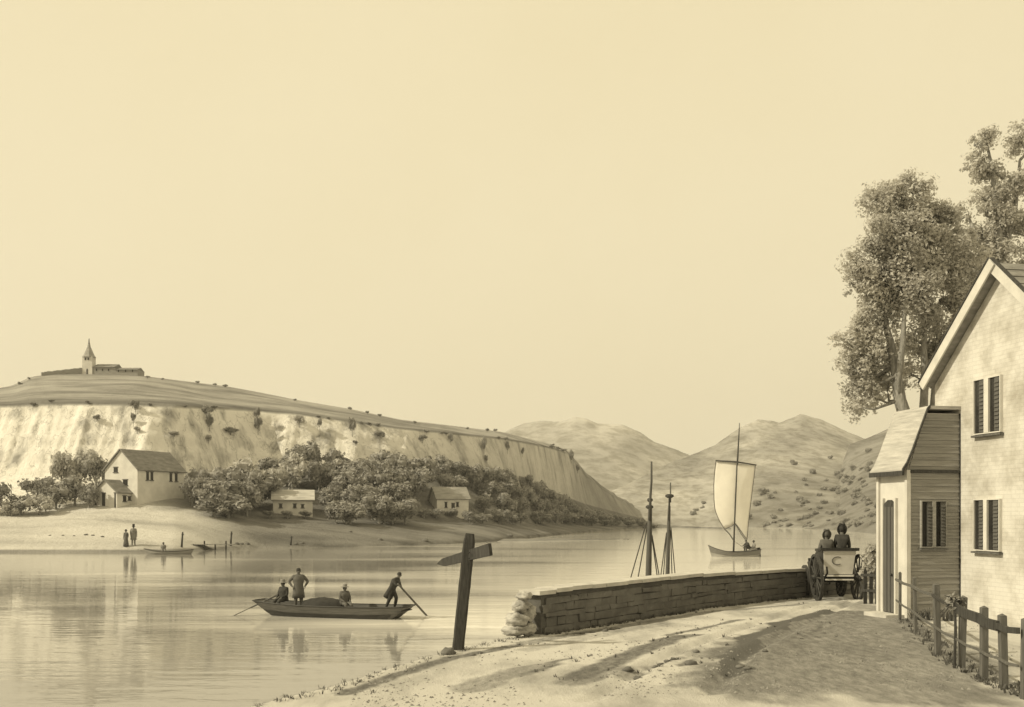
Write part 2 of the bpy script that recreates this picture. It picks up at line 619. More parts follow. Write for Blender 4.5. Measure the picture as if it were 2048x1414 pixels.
def ground_z(X, Y):
    d, yy = edge_dist(X, Y)
    if d >= 0:
        z = 2.1 + 0.32 * sstep(0.3, 6.5, d)
        z += 0.022 * nz(X * 0.7, Y * 0.5) + 0.010 * nz(X * 3, Y * 2, 5) + 0.006 * nz(X * 7, Y * 6, 8)
        if 8 < Y < 30:
            for pl in RUTW:
                r = pl_dist(pl, X, Y)
                if r < 0.4:
                    z -= 0.05 * math.exp(-(r / 0.12) ** 2) - 0.02 * math.exp(-((r - 0.25) / 0.09) ** 2)
        return z
    w = lerp(1.5, 0.25, sstep(19.5, 20.6, yy))
    w *= 1 + 0.25 * nz(X * 0.7, Y * 0.7, 3)
    t = min(1, -d / w)
    z = 2.1 - 3.3 * t
    if w > 0.5:
        z += 0.12 * nz(X * 2, Y * 2, 1) * min(1, -d / 0.3)
    return z


def axis(segs):
    out = []
    for a, b, s in segs:
        n = max(1, round((b - a) / s))
        out += [a + (b - a) * i / n for i in range(n)]
    out.append(segs[-1][1])
    return out


def make_ground():
    xs = axis([(-18, -6, 0.8), (-6, -4, 0.25), (-4, 10, 0.1), (10, 16, 0.4), (16, 80, 4)])
    ys = axis([(-14, 8, 1.0), (8, 11, 0.3), (11, 30, 0.1), (30, 36, 0.3), (36, 52, 2)])
    vs, mud_shade = [], []
    for Y in ys:
        for X in xs:
            vs.append((X, Y, ground_z(X, Y)))
            m = 0
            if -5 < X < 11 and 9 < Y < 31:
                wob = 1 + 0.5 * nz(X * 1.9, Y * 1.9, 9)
                for pl, w, s in MUD_SHADE_W:
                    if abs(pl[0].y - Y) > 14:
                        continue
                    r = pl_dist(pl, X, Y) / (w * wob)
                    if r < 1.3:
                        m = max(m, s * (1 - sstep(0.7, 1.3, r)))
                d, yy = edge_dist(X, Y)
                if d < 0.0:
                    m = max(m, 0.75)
            mud_shade.append(m)
    nx = len(xs)
    fs = []
    for j in range(len(ys) - 1):
        for i in range(nx - 1):
            q = (j * nx + i, j * nx + i + 1, (j + 1) * nx + i + 1, (j + 1) * nx + i)
            if max(vs[k][2] for k in q) > -1.15:
                fs.append(q)
    b = MB()
    b.add(vs, fs)
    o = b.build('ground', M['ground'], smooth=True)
    a = o.data.attributes.new('mud_shade', 'FLOAT', 'POINT')
    a.data.foreach_set('value', mud_shade)
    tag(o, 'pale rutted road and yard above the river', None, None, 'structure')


make_ground()

wb = MB()
wb.add([(-1900, -250, 0), (2200, -250, 0), (2200, 2350, 0), (-1900, 2350, 0)], [(0, 1, 2, 3)])
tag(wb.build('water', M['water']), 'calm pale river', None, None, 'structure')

# ------------------------------------------------------------------ far bank with the cliff
LT = [  # photo x, shore distance, bank row, cliff foot row, cliff top row, skyline row, skyline distance factor
    (-900, 135, 1020, 965, 850, 815, 2.1), (-300, 124, 1022, 958, 818, 790, 2.1), (-60, 121, 1024, 955, 811, 786, 2.15),
    (25, 120.6, 1025, 955, 810, 771, 2.2), (60, 120.6, 1025, 955, 808, 754, 2.25), (110, 120.6, 1022, 950, 806, 747, 2.3),
    (180, 120.6, 1020, 950, 806, 748, 2.3), (280, 121, 1018, 950, 808, 751, 2.3), (350, 123, 1018, 952, 811, 760, 2.25),
    (450, 132, 1018, 955, 815, 772, 2.2), (520, 137, 1022, 950, 820, 785, 2.1), (600, 139, 1030, 945, 827, 801, 2.0),
    (700, 142, 1036, 945, 842, 818, 1.95), (800, 147, 1040, 950, 856, 839, 1.85), (900, 156, 1044, 955, 866, 851, 1.8),
    (1000, 172, 1046, 965, 876, 863, 1.75), (1060, 195, 1047, 975, 886, 878, 1.7), (1100, 215, 1048, 985, 894, 888, 1.66),
    (1140, 240, 1048, 995, 908, 902, 1.62), (1165, 256, 1049, 1005, 946, 939, 1.6), (1200, 282, 1049, 1015, 976, 969, 1.6),
    (1250, 320, 1050, 1028, 1006, 1001, 1.6), (1300, 348, 1050.5, 1040, 1032, 1028, 1.58), (1350, 352, 1051.5, 1047, 1045, 1043, 1.55),
    (1400, 345, 1053.5, 1052, 1051, 1050, 1.5), (1440, 330, 1056, 1055.3, 1054.8, 1054.3, 1.3), (1462, 322, 1059.5, 1059.5, 1059.5, 1059.5, 1.1)]


def ltab(x, k):
    return (interp(LT, x - 9, k) + interp(LT, x, k) * 2 + interp(LT, x + 9, k)) / 4


def left_profile(x):
    """(Y, z, zone) samples of the far bank along the sight line of photo column x"""
    s, bank, foot, ctop, sky, kf = (ltab(x, k) for k in range(1, 7))
    rg = sstep(1120, 1160, x) * sstep(1400, 1320, x)
    jag = rg * (4 * nz(x * .045, 7) + 3 * nz(x * .13, 2))
    sky += jag
    ctop += jag
    z = lambda y, Y: CAMZ - (y - HZ) / F * Y
    keys = [(s - 4, -1.2), (s, 0.02), (s + 0.9, 0.45), (s * 1.2, z(bank, s * 1.2)), (s * 1.4, z(foot, s * 1.4)),
            (s * 1.47, z(ctop, s * 1.47)), (s * kf, z(sky, s * kf))]
    Yb, zb = keys[-1]
    keys += [(Yb * 1.25, zb * 0.86), (Yb * 1.7, zb * 0.3), (Yb * 2.1, -4)]
    seg = [1, 2, 12, 14, 22, 14, 6, 5, 3]
    out = []
    for k, (a, b, n) in enumerate(zip(keys, keys[1:], seg)):
        for i in range(n):
            t = i / n
            Y, zz = lerp(a[0], b[0], t), lerp(a[1], b[1], t)
            X = (x - 1024) / F * Y
            h = 0
            if k in (2, 3):
                h = 0.5 * nz(X * 0.09, Y * 0.09, 2) * math.sin(math.pi * min(1, (k - 2 + t) / 2))
                if k == 2:                                   # bank is convex: steeper at the water's edge
                    zz = lerp(a[1], b[1], t ** 0.8)
            if k == 4:
                e = math.sin(math.pi * t) ** 0.6
                amp = 0.55 * sstep(1250, 1000, x) + 0.4
                r1 = abs(nz(X * 0.11, zz * 0.03, 4)) * 2 - 0.5
                r2 = nz(X * 0.32, zz * 0.05, 8)
                r3 = nz(X * 0.9, zz * 0.09, 3)
                Y += e * amp * (0.7 * r1 + 0.8 * r2 + 0.5 * r3)
                st = zz * 0.35 + 0.8 * nz(X * 0.03, 1.1)
                Y += e * amp * 0.35 * (abs((st % 1) - 0.5) * 2 - 0.5)
            if k == 5:
                h = 0.7 * nz(X * 0.05, Y * 0.07, 6) * math.sin(math.pi * t)
            zone = [0.0, 0.0, 0.0]
            if k == 4:
                zone[0] = 1.0 - 0.5 * sstep(640, 1000, x + 90 * nz(zz * .12, x * .013))  # right part of the cliff darkened with pasture colour as painted shade
                zone[1] = 0.0
            wv = x + 60 * nz(Y * 0.1, 3.3)
            if k == 2 or k < 2:
                right = sstep(330, 560, wv)
                zone[1] = right
                zone[2] = 1 - right
            if k == 5 and i < 2 and x < 1120:
                zone[1] = 0.9
            if k == 3:
                zone[1] = sstep(250, 420, wv)
                zone[2] = (1 - zone[1]) * max(0, 1 - t * 3)
                zone[0] = 1 - zone[1]
                zone[1] = zone[1] if zone[1] > 0.02 else 0.0
            if k < 2:
                zone = [0, 1, 0.25 * (1 - right)]
            if x > 1120:
                zone = [zone[0] * lerp(.4, 1, sstep(1190, 1120, x)), max(zone[1], sstep(1130, 1200, x) * 0.25), 0]
            out.append((Y, zz + h, zone))
    out.append((keys[-1][0], keys[-1][1], [0, 0, 0]))
    return out


def left_pt(x, y):
    """point of the far bank seen at photo pixel (x, y)"""
    prev = None
    for Y, z, zn in left_profile(x)[1:]:
        yp = HZ + (CAMZ - z) / Y * F
        if prev and yp <= y <= prev[2]:
            t = (prev[2] - y) / max(1e-6, prev[2] - yp)
            YY = lerp(prev[0], Y, t)
            return Vector(((x - 1024) / F * YY, YY, lerp(prev[1], z, t)))
        if prev is None or yp < prev[2]:
            prev = (Y, z, yp)
    Y, z = prev[0], prev[1]
    return Vector(((x - 1024) / F * Y, Y, z))


def make_left():
    cols = list(range(-900, -60, 20)) + list(range(-60, 1463, 4)) + [1462]
    vs, zn = [], []
    for x in cols:
        pr = left_profile(x)
        n = len(pr)
        for Y, z, zo in pr:
            vs.append(((x - 1024) / F * Y, Y, z))
            zn.append(zo)
    fs = []
    for i in range(len(cols) - 1):
        for j in range(n - 1):
            fs.append((i * n + j, (i + 1) * n + j, (i + 1) * n + j + 1, i * n + j + 1))
    b = MB()
    b.add(vs, fs)
    o = b.build('cliff_hillside', M['cliff'], smooth=True)
    a = o.data.attributes.new('zone', 'FLOAT_COLOR', 'POINT')
    a.data.foreach_set('color', [c for z in zn for c in (z[0], z[1], z[2], 1)])
    tag(o, 'far river bank rising to a pale cliff and grassy hilltop', None, None, 'structure')


make_left()

# low silt bar in front of the far bank
sb = MB()
vs, fs = [], []
n = 60
for i in range(n + 1):
    t = i / n
    x = 880 + 378 * t
    w = math.sin(math.pi * min(1, t * 0.93 + 0.07)) ** 0.7 * (1 - 0.55 * t)
    yc = 1083 - 4.5 * t
    for j, q in enumerate((-1.25, -0.8, 0, 0.8, 1.25)):
        Y = CAMZ * F / (yc - HZ) + q * 7 * w + 1.5 * nz(t * 9, q)
        vs.append(((x - 1024) / F * Y, Y, (-0.4, 0.08, 0.45 * w + 0.1 * nz(t * 20, 1), 0.08, -0.4)[j]))
for i in range(n):
    for j in range(4):
        fs.append((i * 5 + j, (i + 1) * 5 + j, (i + 1) * 5 + j + 1, i * 5 + j + 1))
sb.add(vs, fs)
tag(sb.build('sandbar', M['sand'], smooth=True), 'low dark silt bar', None, None, 'structure')


# ------------------------------------------------------------------ distant hills
def hill(name, label, tab, m, amp, seed, power=0.75, nsub=26, step=6, diag=0.0):
    """tab: photo x, shore row, skyline row, shore distance, skyline distance"""
    x0, x1 = tab[0][0], tab[-1][0]
    cols = [x0 + (x1 - x0) * i / round((x1 - x0) / step) for i in range(round((x1 - x0) / step) + 1)]
    vs = []
    for x in cols:
        ysh, ysk, ds, dk = (interp(tab, x, k) for k in range(1, 5))
        ysm = sum(interp(tab, x + q, 2) for q in range(-60, 61, 10)) / 13
        rough = 1.6 * nz(x * 0.05, seed) + 0.8 * nz(x * 0.17, seed)
        pts = []
        zs = CAMZ - (ysh - HZ) / F * ds
        pts.append((ds - 15, zs - 4))
        for i in range(nsub + 1):
            t = i / nsub
            Y = lerp(ds, dk, t)
            yp = lerp(ysh, lerp(ysm, ysk, t ** 5), t ** power) + rough * t ** 8
            z = CAMZ - (yp - HZ) / F * Y
            X = (x - 1024) / F * Y
            e = math.sin(math.pi * t) ** 0.8
            q = (X + (diag + 0.6) * z) / (dk * 0.13)
            h = nz(q * .8, z / (dk * 0.055), seed) + 0.35 * nz(q * 2.2, z / (dk * 0.025), seed + 4)
            Y2 = Y + e * amp * 2.2 * h
            pts.append((Y2, z))
        zk = pts[-1][1]
        pts += [(dk * 1.15, zk * 0.8), (dk * 1.5, -5)]
        vs += [((x - 1024) / F * Y, Y, z) for Y, z in pts]
    n = len(vs) // len(cols)
    fs = [(i * n + j, (i + 1) * n + j, (i + 1) * n + j + 1, i * n + j + 1) for i in range(len(cols) - 1) for j in range(n - 1)]
    b = MB()
    b.add(vs, fs)
    return tag(b.build(name, m, smooth=True), label, None, None, 'structure')


hill('distant_hill', 'faint distant hill', [(960, 1052, 900, 1000, 1500), (1020, 1052, 858, 1000, 1500), (1045, 1052, 848, 1000, 1500), (1075, 1052, 842, 1000, 1500),
     (1115, 1052, 843, 1000, 1500), (1160, 1052, 850, 1000, 1500), (1300, 1052, 900, 1000, 1500)], M['hill_far'], 10, 1)
hill('peaked_hill', 'pale peaked hill beyond the river bend', [(900, 1050, 890, 560, 1050), (1000, 1050, 866, 560, 1050), (1060, 1050, 858, 560, 1050), (1110, 1050, 847, 560, 1050),
     (1150, 1050, 834, 560, 1050), (1172, 1050, 837, 560, 1050), (1195, 1050, 847, 560, 1050), (1245, 1050, 849, 560, 1050), (1280, 1050, 864, 560, 1050),
     (1305, 1050, 882, 560, 1040), (1345, 1050, 897, 560, 1020), (1375, 1050, 908, 560, 1000), (1450, 1050, 960, 560, 900), (1520, 1050, 1020, 560, 760)], M['hill_mid'], 13, 2)
RH = [(1180, 1053, 1020, 440, 560), (1215, 1053, 985, 440, 600), (1260, 1053, 966, 440, 640), (1290, 1053, 951, 440, 680), (1330, 1054, 930, 430, 720),
      (1395, 1054.5, 905, 420, 760), (1430, 1055, 890, 400, 780), (1480, 1056, 855, 380, 800), (1515, 1057, 839, 365, 800), (1545, 1058, 842, 350, 800), (1560, 1058, 846, 350, 800),
      (1600, 1059, 828, 335, 800), (1640, 1060, 838, 320, 790), (1700, 1062, 866, 300, 760), (1760, 1066, 890, 270, 720), (1900, 1066, 900, 250, 700), (2200, 1066, 880, 250, 700), (2500, 1066, 900, 250, 700)]
hill('right_hill', 'broad heathy hill across the river', RH, M['hill_right'], 10, 3, diag=1.2)
RN = [(1520, 1060, 1060, 345, 360), (1580, 1060, 1052, 335, 400), (1630, 1061, 1030, 318, 450), (1668, 1063, 970, 296, 510), (1700, 1065, 888, 270, 540), (1740, 1068, 874, 245, 540), (1780, 1070, 856, 230, 540),
      (1830, 1072, 848, 220, 540), (1900, 1074, 842, 210, 540), (2048, 1076, 840, 200, 520), (2400, 1080, 850, 190, 500), (2900, 1080, 900, 190, 500)]
hill('wooded_hill', 'nearer wooded slope behind the porch', RN, M['hill_near'], 8, 4, diag=1.0)


# ------------------------------------------------------------------ trees of the far bank
def crown_proto(seed, mname, nblob=9, per=95, leaf=0.17, sx=1.0):
    rng = random.Random(seed)
    b = MB()
    for i in range(nblob):
        a = rng.uniform(0, 2 * math.pi)
        rr = rng.uniform(0.25, 0.72)
        h = rng.uniform(-0.35, 0.62) * (1.05 - rr * 0.5)
        c = (rr * math.cos(a) * sx, rr * math.sin(a) * sx, 0.95 + h)
        r = rng.uniform(0.30, 0.48)
        b.leaves(c, (r, r, r * 0.85), per, leaf, rng, 0.75)
        b.blob(c, (r * 0.66, r * 0.66, r * 0.55), 0.2, seed + i, 7, 5)
    b.leaves((0, 0, 0.9), (0.75 * sx, 0.75 * sx, 0.72), per * 2, leaf, rng, 0.3)
    return b


def trunk_proto(seed):
    rng = random.Random(seed + 50)
    b = MB()
    b.path([(0, 0, -0.25), (0.02, 0, 0.3), (rng.uniform(-.05, .05), 0, 0.8)], [0.085, 0.06, 0.04], 7)
    for k in range(4):
        a = k * 1.6 + seed
        b.path([(0, 0, 0.35 + 0.08 * k), (0.22 * math.cos(a), 0.22 * math.sin(a), 0.7), (0.45 * math.cos(a), 0.45 * math.sin(a), 1.0)], [0.035, 0.025, 0.01], 5)
    return b


PROTO = {}


def far_tree(kind, seed, pos, w, h, label, group, name='tree', cat='tree'):
    """kind = leaf material; the first of each (kind, seed) is built, the rest are copies"""
    key = (kind, seed % 6)
    if key not in PROTO:
        r = thing(name, label, cat, pos, group)
        b = crown_proto(seed % 6 + 11, kind)
        b.build('crown', M[kind], r, local=True)
        trunk_proto(seed % 6).build('trunk', M['bark'], r, local=True)
        PROTO[key] = r
    else:
        r = copy_tree(PROTO[key])
        r.name = name
        tag(r, label, cat, group)
        r.location = pos
    r.scale = (w / 2.1, w / 2.1, h / 1.75)
    r.rotation_euler = (0, 0, random.uniform(0, 6.28))
    return r


ENV = [(380, 952), (420, 932), (470, 930), (500, 935), (525, 915), (560, 922), (590, 898), (630, 884), (665, 905), (690, 920), (740, 912), (800, 905),
       (850, 915), (900, 925), (960, 935), (1020, 945), (1060, 955), (1100, 975), (1150, 1000), (1200, 1018), (1250, 1032), (1300, 1040), (1350, 1047)]
RECTS = [(180, 380, 890, 1016), (530, 632, 976, 1024), (848, 944, 965, 1021)]
GT = [(380, 530, 'rounded bushy tree between the gabled house and the low white cottage', 'trees right of the gabled house'),
      (530, 640, 'rounded bushy tree close round the low white cottage', 'trees round the white cottage'),
      (640, 850, 'dark rounded tree in the thicket between the two small cottages', 'trees between the two cottages'),
      (850, 1000, 'dark rounded tree close round the stone cottage under the cliff', 'trees round the stone cottage'),
      (1000, 1150, 'small dark tree on the slope right of the stone cottage', 'trees on the slope right of the stone cottage'),
      (1150, 1400, 'tiny dark tree along the low point of land behind the masts', 'trees on the point behind the masts')]


def grp(x):
    for a, b, l, g in GT:
        if a <= x < b:
            return l, g
    return GT[-1][2:]


rng = random.Random(21)
x = 388.0
while x < 1345:
    env = interp(ENV, x) - 13 * sstep(400, 520, x) * sstep(1150, 1000, x)
    base0 = lerp(1032, 1046, sstep(420, 700, x)) if x < 1150 else lerp(1048, 1054, sstep(1150, 1330, x))
    span = base0 - env
    px = lerp(rng.uniform(66, 98), 46, sstep(700, 1050, x)) * (1 if x < 1050 else lerp(1, 0.5, sstep(1050, 1330, x)))
    rows = 4 if span > 95 else (3 if span > 55 else (2 if span > 24 else 1))
    for k in range(rows):
        f = k / (rows - 1) if rows > 1 else 0.5
        hpx = px * rng.uniform(0.8, 1.05) * lerp(1, .75, f)
        xx = x + rng.uniform(-0.3, 0.3) * px * .8
        ytop = lerp(env, base0 - hpx * 0.9, f) + rng.uniform(-2, 9)
        yb = min(ytop + hpx, base0 + 2)
        wpx = px * rng.uniform(0.85, 1.2)
        if yb - ytop < 8:
            continue
        bad = False
        for a, b2, c, d in RECTS:
            m_ = 0.40 if yb > d - 3 else 0.15
            if xx + wpx * m_ > a + 4 and xx - wpx * m_ < b2 - 4 and yb > (d - 26 if d < 1018 or a > 500 else c) and ytop < d - 4:
                bad = True
        if bad:
            continue
        p = left_pt(xx, yb)
        s = p.y / F
        kind = 'leaf_pale' if xx < 690 and f < .5 and rng.random() < 0.45 else 'leaf_far'
        l, g = grp(xx)
        far_tree(kind, rng.randrange(6), p - Vector((0, 0, 0.15)), wpx * s, (yb - ytop) * s, l, g)
    x += px * 0.38

LEFT = [(42, 985, 1030, 62, 'leaf_far'), (75, 948, 1008, 74, 'leaf_far'), (112, 962, 1018, 70, 'leaf_far'), (150, 950, 1012, 74, 'leaf_far'), (178, 962, 1016, 56, 'leaf_far'),
        (128, 900, 990, 62, 'leaf_pale'), (160, 893, 985, 72, 'leaf_pale'), (192, 905, 985, 60, 'leaf_far'), (80, 985, 1030, 70, 'leaf_pale'), (20, 1000, 1032, 50, 'leaf_pale'),
        (-10, 960, 1030, 80, 'leaf_far'), (-60, 950, 1030, 90, 'leaf_far')]
for i, (xx, yt, yb, w, k) in enumerate(LEFT):
    p = left_pt(xx, yb)
    s = p.y / F
    tall = yt < 910
    far_tree(k, i, p - Vector((0, 0, 0.15)), w * s, (yb - yt) * s,
             'tall pale rounded tree behind the small outhouse' if tall else 'low rounded bush in the clump left of the outhouse',
             'tall trees behind the outhouse' if tall else 'bushes left of the outhouse', 'tree' if tall else 'bush', 'tree' if tall else 'bush')
# bushes hugging the houses
for i, (xx, yb, w, h, k) in enumerate([(384, 1012, 44, 62, 'leaf_far'), (376, 990, 30, 45, 'leaf_far')]):
    p = left_pt(xx, yb)
    s = p.y / F
    far_tree(k, i + 2, p, w * s, h * s, 'dark narrow bush against the right end of the gabled house', 'bushes at the gabled house')
for i, xx in enumerate((540, 575, 612)):
    p = left_pt(xx, 1037)
    s = p.y / F
    far_tree('leaf_far', i, p, 30 * s, 17 * s, 'low dark bush in front of the white cottage', 'bushes before the white cottage', 'bush', 'bush')
for i, xx in enumerate((848, 872, 905, 936)):
    p = left_pt(xx, 1036)
    s = p.y / F
    far_tree('leaf_far', i + 1, p, 36 * s, 20 * s, 'low dark bush in front of the stone cottage', 'bushes before the stone cottage', 'bush', 'bush')
# shrubs clinging to the cliff, and scrub along its upper edge and the skyline
for i, (xx, yb, w, h) in enumerate([(272, 822, 22, 22), (268, 850, 12, 26), (276, 866, 16, 14), (415, 832, 30, 22), (420, 858, 22, 34), (418, 885, 14, 16), (515, 838, 16, 24), (517, 866, 18, 34),
                                    (600, 852, 26, 24), (462, 868, 40, 14), (195, 842, 22, 14), (350, 872, 28, 10), (705, 870, 18, 36), (712, 890, 16, 10), (902, 888, 12, 24), (968, 905, 14, 34), (972, 925, 10, 16),
                                    (1015, 905, 10, 26), (1045, 912, 8, 18), (760, 880, 26, 20), (845, 884, 20, 16), (1142, 925, 14, 26), (1155, 945, 12, 16), (640, 858, 12, 22)]):
    p = left_pt(xx, yb)
    s = p.y / F
    far_tree('leaf_pale' if xx < 620 and i % 3 == 2 else 'leaf_far', i, p - Vector((0, 0.3, 0)), w * s, h * s, 'scrubby bush clinging to the pale cliff face', 'shrubs on the cliff face', 'shrub', 'shrub')
rng = random.Random(5)
for i, (xx, yb) in enumerate([(66, 812), (100, 806), (178, 808), (262, 809), (300, 812), (370, 815), (430, 818), (640, 836), (655, 838), (720, 848), (735, 850), (752, 853), (855, 866), (880, 868), (893, 869), (1000, 879), (1015, 880), (1105, 897), (1118, 900), (1130, 903)]):
    p = left_pt(xx + rng.uniform(-3, 3), yb)
    s = p.y / F
    far_tree('leaf_far', i, p, rng.uniform(9, 16) * s, rng.uniform(5, 8) * s, 'low dark shrub along the top edge of the cliff', 'shrubs along the cliff edge', 'shrub', 'shrub')
for i, (xx, yb) in enumerate([(40, 768), (58, 758), (295, 755), (325, 758), (395, 766), (430, 770), (450, 773), (590, 800), (700, 818), (735, 826), (760, 832), (830, 846), (935, 857), (975, 861), (990, 862), (1105, 890)]):
    p = left_pt(xx, yb + 2)
    s = p.y / F
    far_tree('leaf_far', i + 3, p, rng.uniform(8, 14) * s, rng.uniform(4, 7) * s, 'low dark shrub on the skyline of the grassy hill', 'shrubs on the hill skyline', 'shrub', 'shrub')


from mathutils.bvhtree import BVHTree
BVH = {}


def right_pt(nm, x, y):
    if nm not in BVH:
        me = bpy.data.objects[nm].data
        BVH[nm] = BVHTree.FromPolygons([v.co for v in me.vertices], [tuple(p.vertices) for p in me.polygons])
    hit = BVH[nm].ray_cast(Vector((0, 0, CAMZ)), (at(x, y, 100) - Vector((0, 0, CAMZ))).normalized())[0]
    return hit


rng = random.Random(77)
HT = ([(rng.uniform(1530, 1690), 1054 - 75 * rng.random() ** 1.6, rng.uniform(10, 16)) for _ in range(34)], [(rng.uniform(1672, 1756), 1058 - 120 * rng.random() ** 1.4, rng.uniform(12, 20)) for _ in range(30)])
for i, (xx, yb, w) in enumerate([(1385, 1030, 14), (1392, 1022, 11), (1408, 1008, 12), (1405, 1016, 10), (1525, 990, 22), (1512, 1012, 18), (1548, 1035, 12), (1548, 1046, 12), (1562, 1022, 13), (1570, 1042, 13), (1578, 1050, 11),
                                 (1598, 1002, 16), (1614, 1006, 14), (1600, 1040, 12), (1618, 1046, 11), (1608, 962, 13), (1612, 972, 12), (1626, 948, 16), (1640, 992, 12), (1640, 1018, 14), (1648, 980, 15), (1652, 962, 10),
                                 (1496, 1040, 20), (1480, 1050, 18), (1588, 930, 16), (1660, 918, 12)] + HT[0]):
    p = right_pt('right_hill', xx, yb)
    if p is None:
        continue
    s = p.y / F
    far_tree('leaf_haze', i, p - Vector((0, 0, 1.0)), w * 1.15 * s, w * 0.95 * s, 'small rounded tree dotted over the broad hillside', 'trees on the broad hillside')
for i, (xx, yb, w) in enumerate([(1672, 1000, 13), (1690, 985, 16), (1700, 970, 18), (1712, 985, 14), (1720, 960, 12), (1708, 1010, 16), (1680, 1028, 14), (1728, 1000, 14), (1722, 940, 12), (1740, 930, 14), (1690, 1045, 18), (1716, 1052, 20),
                                 (1742, 1048, 18), (1735, 1022, 14), (1668, 1050, 14), (1735, 905, 14)] + HT[1]):
    p = right_pt('wooded_hill', xx, yb)
    if p is None:
        continue
    s = p.y / F
    far_tree('leaf_haze', i + 2, p - Vector((0, 0, 1.0)), w * 1.15 * s, w * 0.95 * s, 'small rounded tree on the slope just left of the porch', 'trees on the nearer slope')


# ------------------------------------------------------------------ gabled buildings across the river
def cottage(name, label, cat, base, w, L, h, rise, yaw, wallm, roofm, wins, doors=(), chimneys=(), skirt=1.5, gdoors=(), gwins=(), overhang=0.3):
    """base = near corner between the gable end and the long side; yaw turns the gable normal from -Y towards -X.
    wins/doors lie on the long side as (along, z0, w, h); g* lie on the gable end."""
    g = Vector((-math.sin(yaw), -math.cos(yaw), 0))      # gable normal
    e = Vector((-math.cos(yaw), math.sin(yaw), 0))       # along the gable away from the corner
    l = -g                                               # along the long side
    up = Vector((0, 0, 1))
    base = Vector(base)
    r = thing(name, label, cat, base)
    b = MB()
    P = lambda a, c, z: base + e * a + l * c + up * z
    b.prism([P(0, 0, -skirt), P(w, 0, -skirt), P(w, 0, h), P(w / 2, 0, h + rise), P(0, 0, h)], l * L)
    wall = b.build('wall', wallm, r)
    b = MB()
    o = overhang
    sl = Vector((0, 0, 0)) + e * (w / 2) + up * rise
    n1 = (up * (w / 2) - e * rise).normalized()
    for side in (0, 1):
        ee = e if side == 0 else -e
        c0 = P(0, -o, h) if side == 0 else P(w, -o, h)
        d = (ee * (w / 2) + up * rise)
        du = d.normalized()
        nn = (up * (w / 2) - ee * rise).normalized()
        a = c0 - du * o * 1.2 + nn * 0.01
        bb = c0 + d + nn * 0.01
        b.prism([a, bb, bb + nn * 0.16, a + nn * 0.16], l * (L + 2 * o))
    roof = b.build('roof', roofm, r)
    for (a, z0, ww, hh) in chimneys:
        c = MB()
        c.box(P(w / 2, a, h + rise + hh / 2 - 0.4), (ww, ww, hh + 0.5), -yaw)
        c.box(P(w / 2, a, h + rise + hh - 0.1), (ww * 1.3, ww * 1.3, 0.2), -yaw)
        c.build('chimney', wallm, roof)
    for kind, lst, n, t, o0 in (('window', wins, -e, l, P(0, 0, 0)), ('door', doors, -e, l, P(0, 0, 0)), ('window', gwins, g, e, P(0, 0, 0)), ('door', gdoors, g, e, P(0, 0, 0))):
        for (a, z0, ww, hh) in lst:
            c = MB()
            cc = o0 + t * (a + ww / 2) + up * (z0 + hh / 2)
            c.frame(cc + n * 0.02, (ww, 0.06, hh), t, n, up)
            q = c.build(kind, M['glass'] if kind == 'window' else M['dark_wood'], r)
            c = MB()
            fw = 0.12
            c.frame(cc + up * (hh / 2 + fw / 2) + n * 0.04, (ww + 2 * fw, 0.1, fw), t, n, up)
            c.build('lintel', M['mid_wood'], q)
            c = MB()
            c.frame(cc - up * (hh / 2 + fw / 2) + n * 0.05, (ww + 2 * fw, 0.14, fw), t, n, up)
            c.build('sill', M['mid_wood'], q)
    return r


p = left_pt(275, 1010)
k = p.y / F
bw = 62 * k / math.cos(R(25 + 21))
bl = 92 * k / math.sin(R(25 + 21))
cottage('gabled_house', 'large whitewashed gabled house with steep brown roof beneath the cliff', 'house', p, bw, bl, 72 * k, 40 * k, R(25), M['plaster_far'], M['shingle_far'],
        [(bl * .18, 3.8, .5, 1.2), (bl * .27, 3.8, .5, 1.2), (bl * .68, 3.8, .5, 1.2), (bl * .80, 3.8, .5, 1.2)], chimneys=[], gwins=[(bw * .6, 5.0, .8, .7), (bw * .3, 3.0, .9, .8)])
p = left_pt(234, 1016)
k = p.y / F
bw = 44 * k / math.cos(R(25 + 22))
bl = 32 * k / math.sin(R(25 + 22))
cottage('outhouse', 'small whitewashed outhouse with dark gable doorway before the gabled house', 'outhouse', p, bw, bl, 32 * k, 24 * k, R(25), M['plaster_far'], M['shingle_far'],
        [(bl * .35, 1.0, .6, .8), (bl * .65, 1.2, .5, .5)], gdoors=[(bw * .5, 0, .6, 2.2), (bw * .05, 0, .25, 2.2), (bw * .86, 0, .4, 1.9)])
p = left_pt(546, 1026)
k = p.y / F
cottage('cottage', 'low white cottage with long pale roof among the trees', 'cottage', p, 6.0, 76 * k / math.sin(R(78)), 27 * k, 19 * k, R(78), M['plaster_far'], mat('pale_thatch', 0.55, 0.3, 1.0, (0.3, 1, 5), bump=0.5, bdist=0.1),
        [(1.0, 0.9, .5, .6), (3.3, 0.9, .5, .6), (4.6, 0.9, .45, .5)], overhang=0.35)
p = left_pt(874, 1022)
k = p.y / F
cottage('cottage', 'stone cottage with pale roof and dark eaves in the dark trees', 'cottage', p, 4.5, 62 * k / math.sin(R(66)), 26 * k, 22 * k, R(66), M['plaster_far'], mat('slate', 0.36, 0.3, 1.0, (0.3, 1, 5), bump=0.4, bdist=0.1),
        [(1.6, .7, .5, 1.0), (4.0, .9, .5, .8)], doors=[(3.0, 0, .7, 1.5)], overhang=0.35)

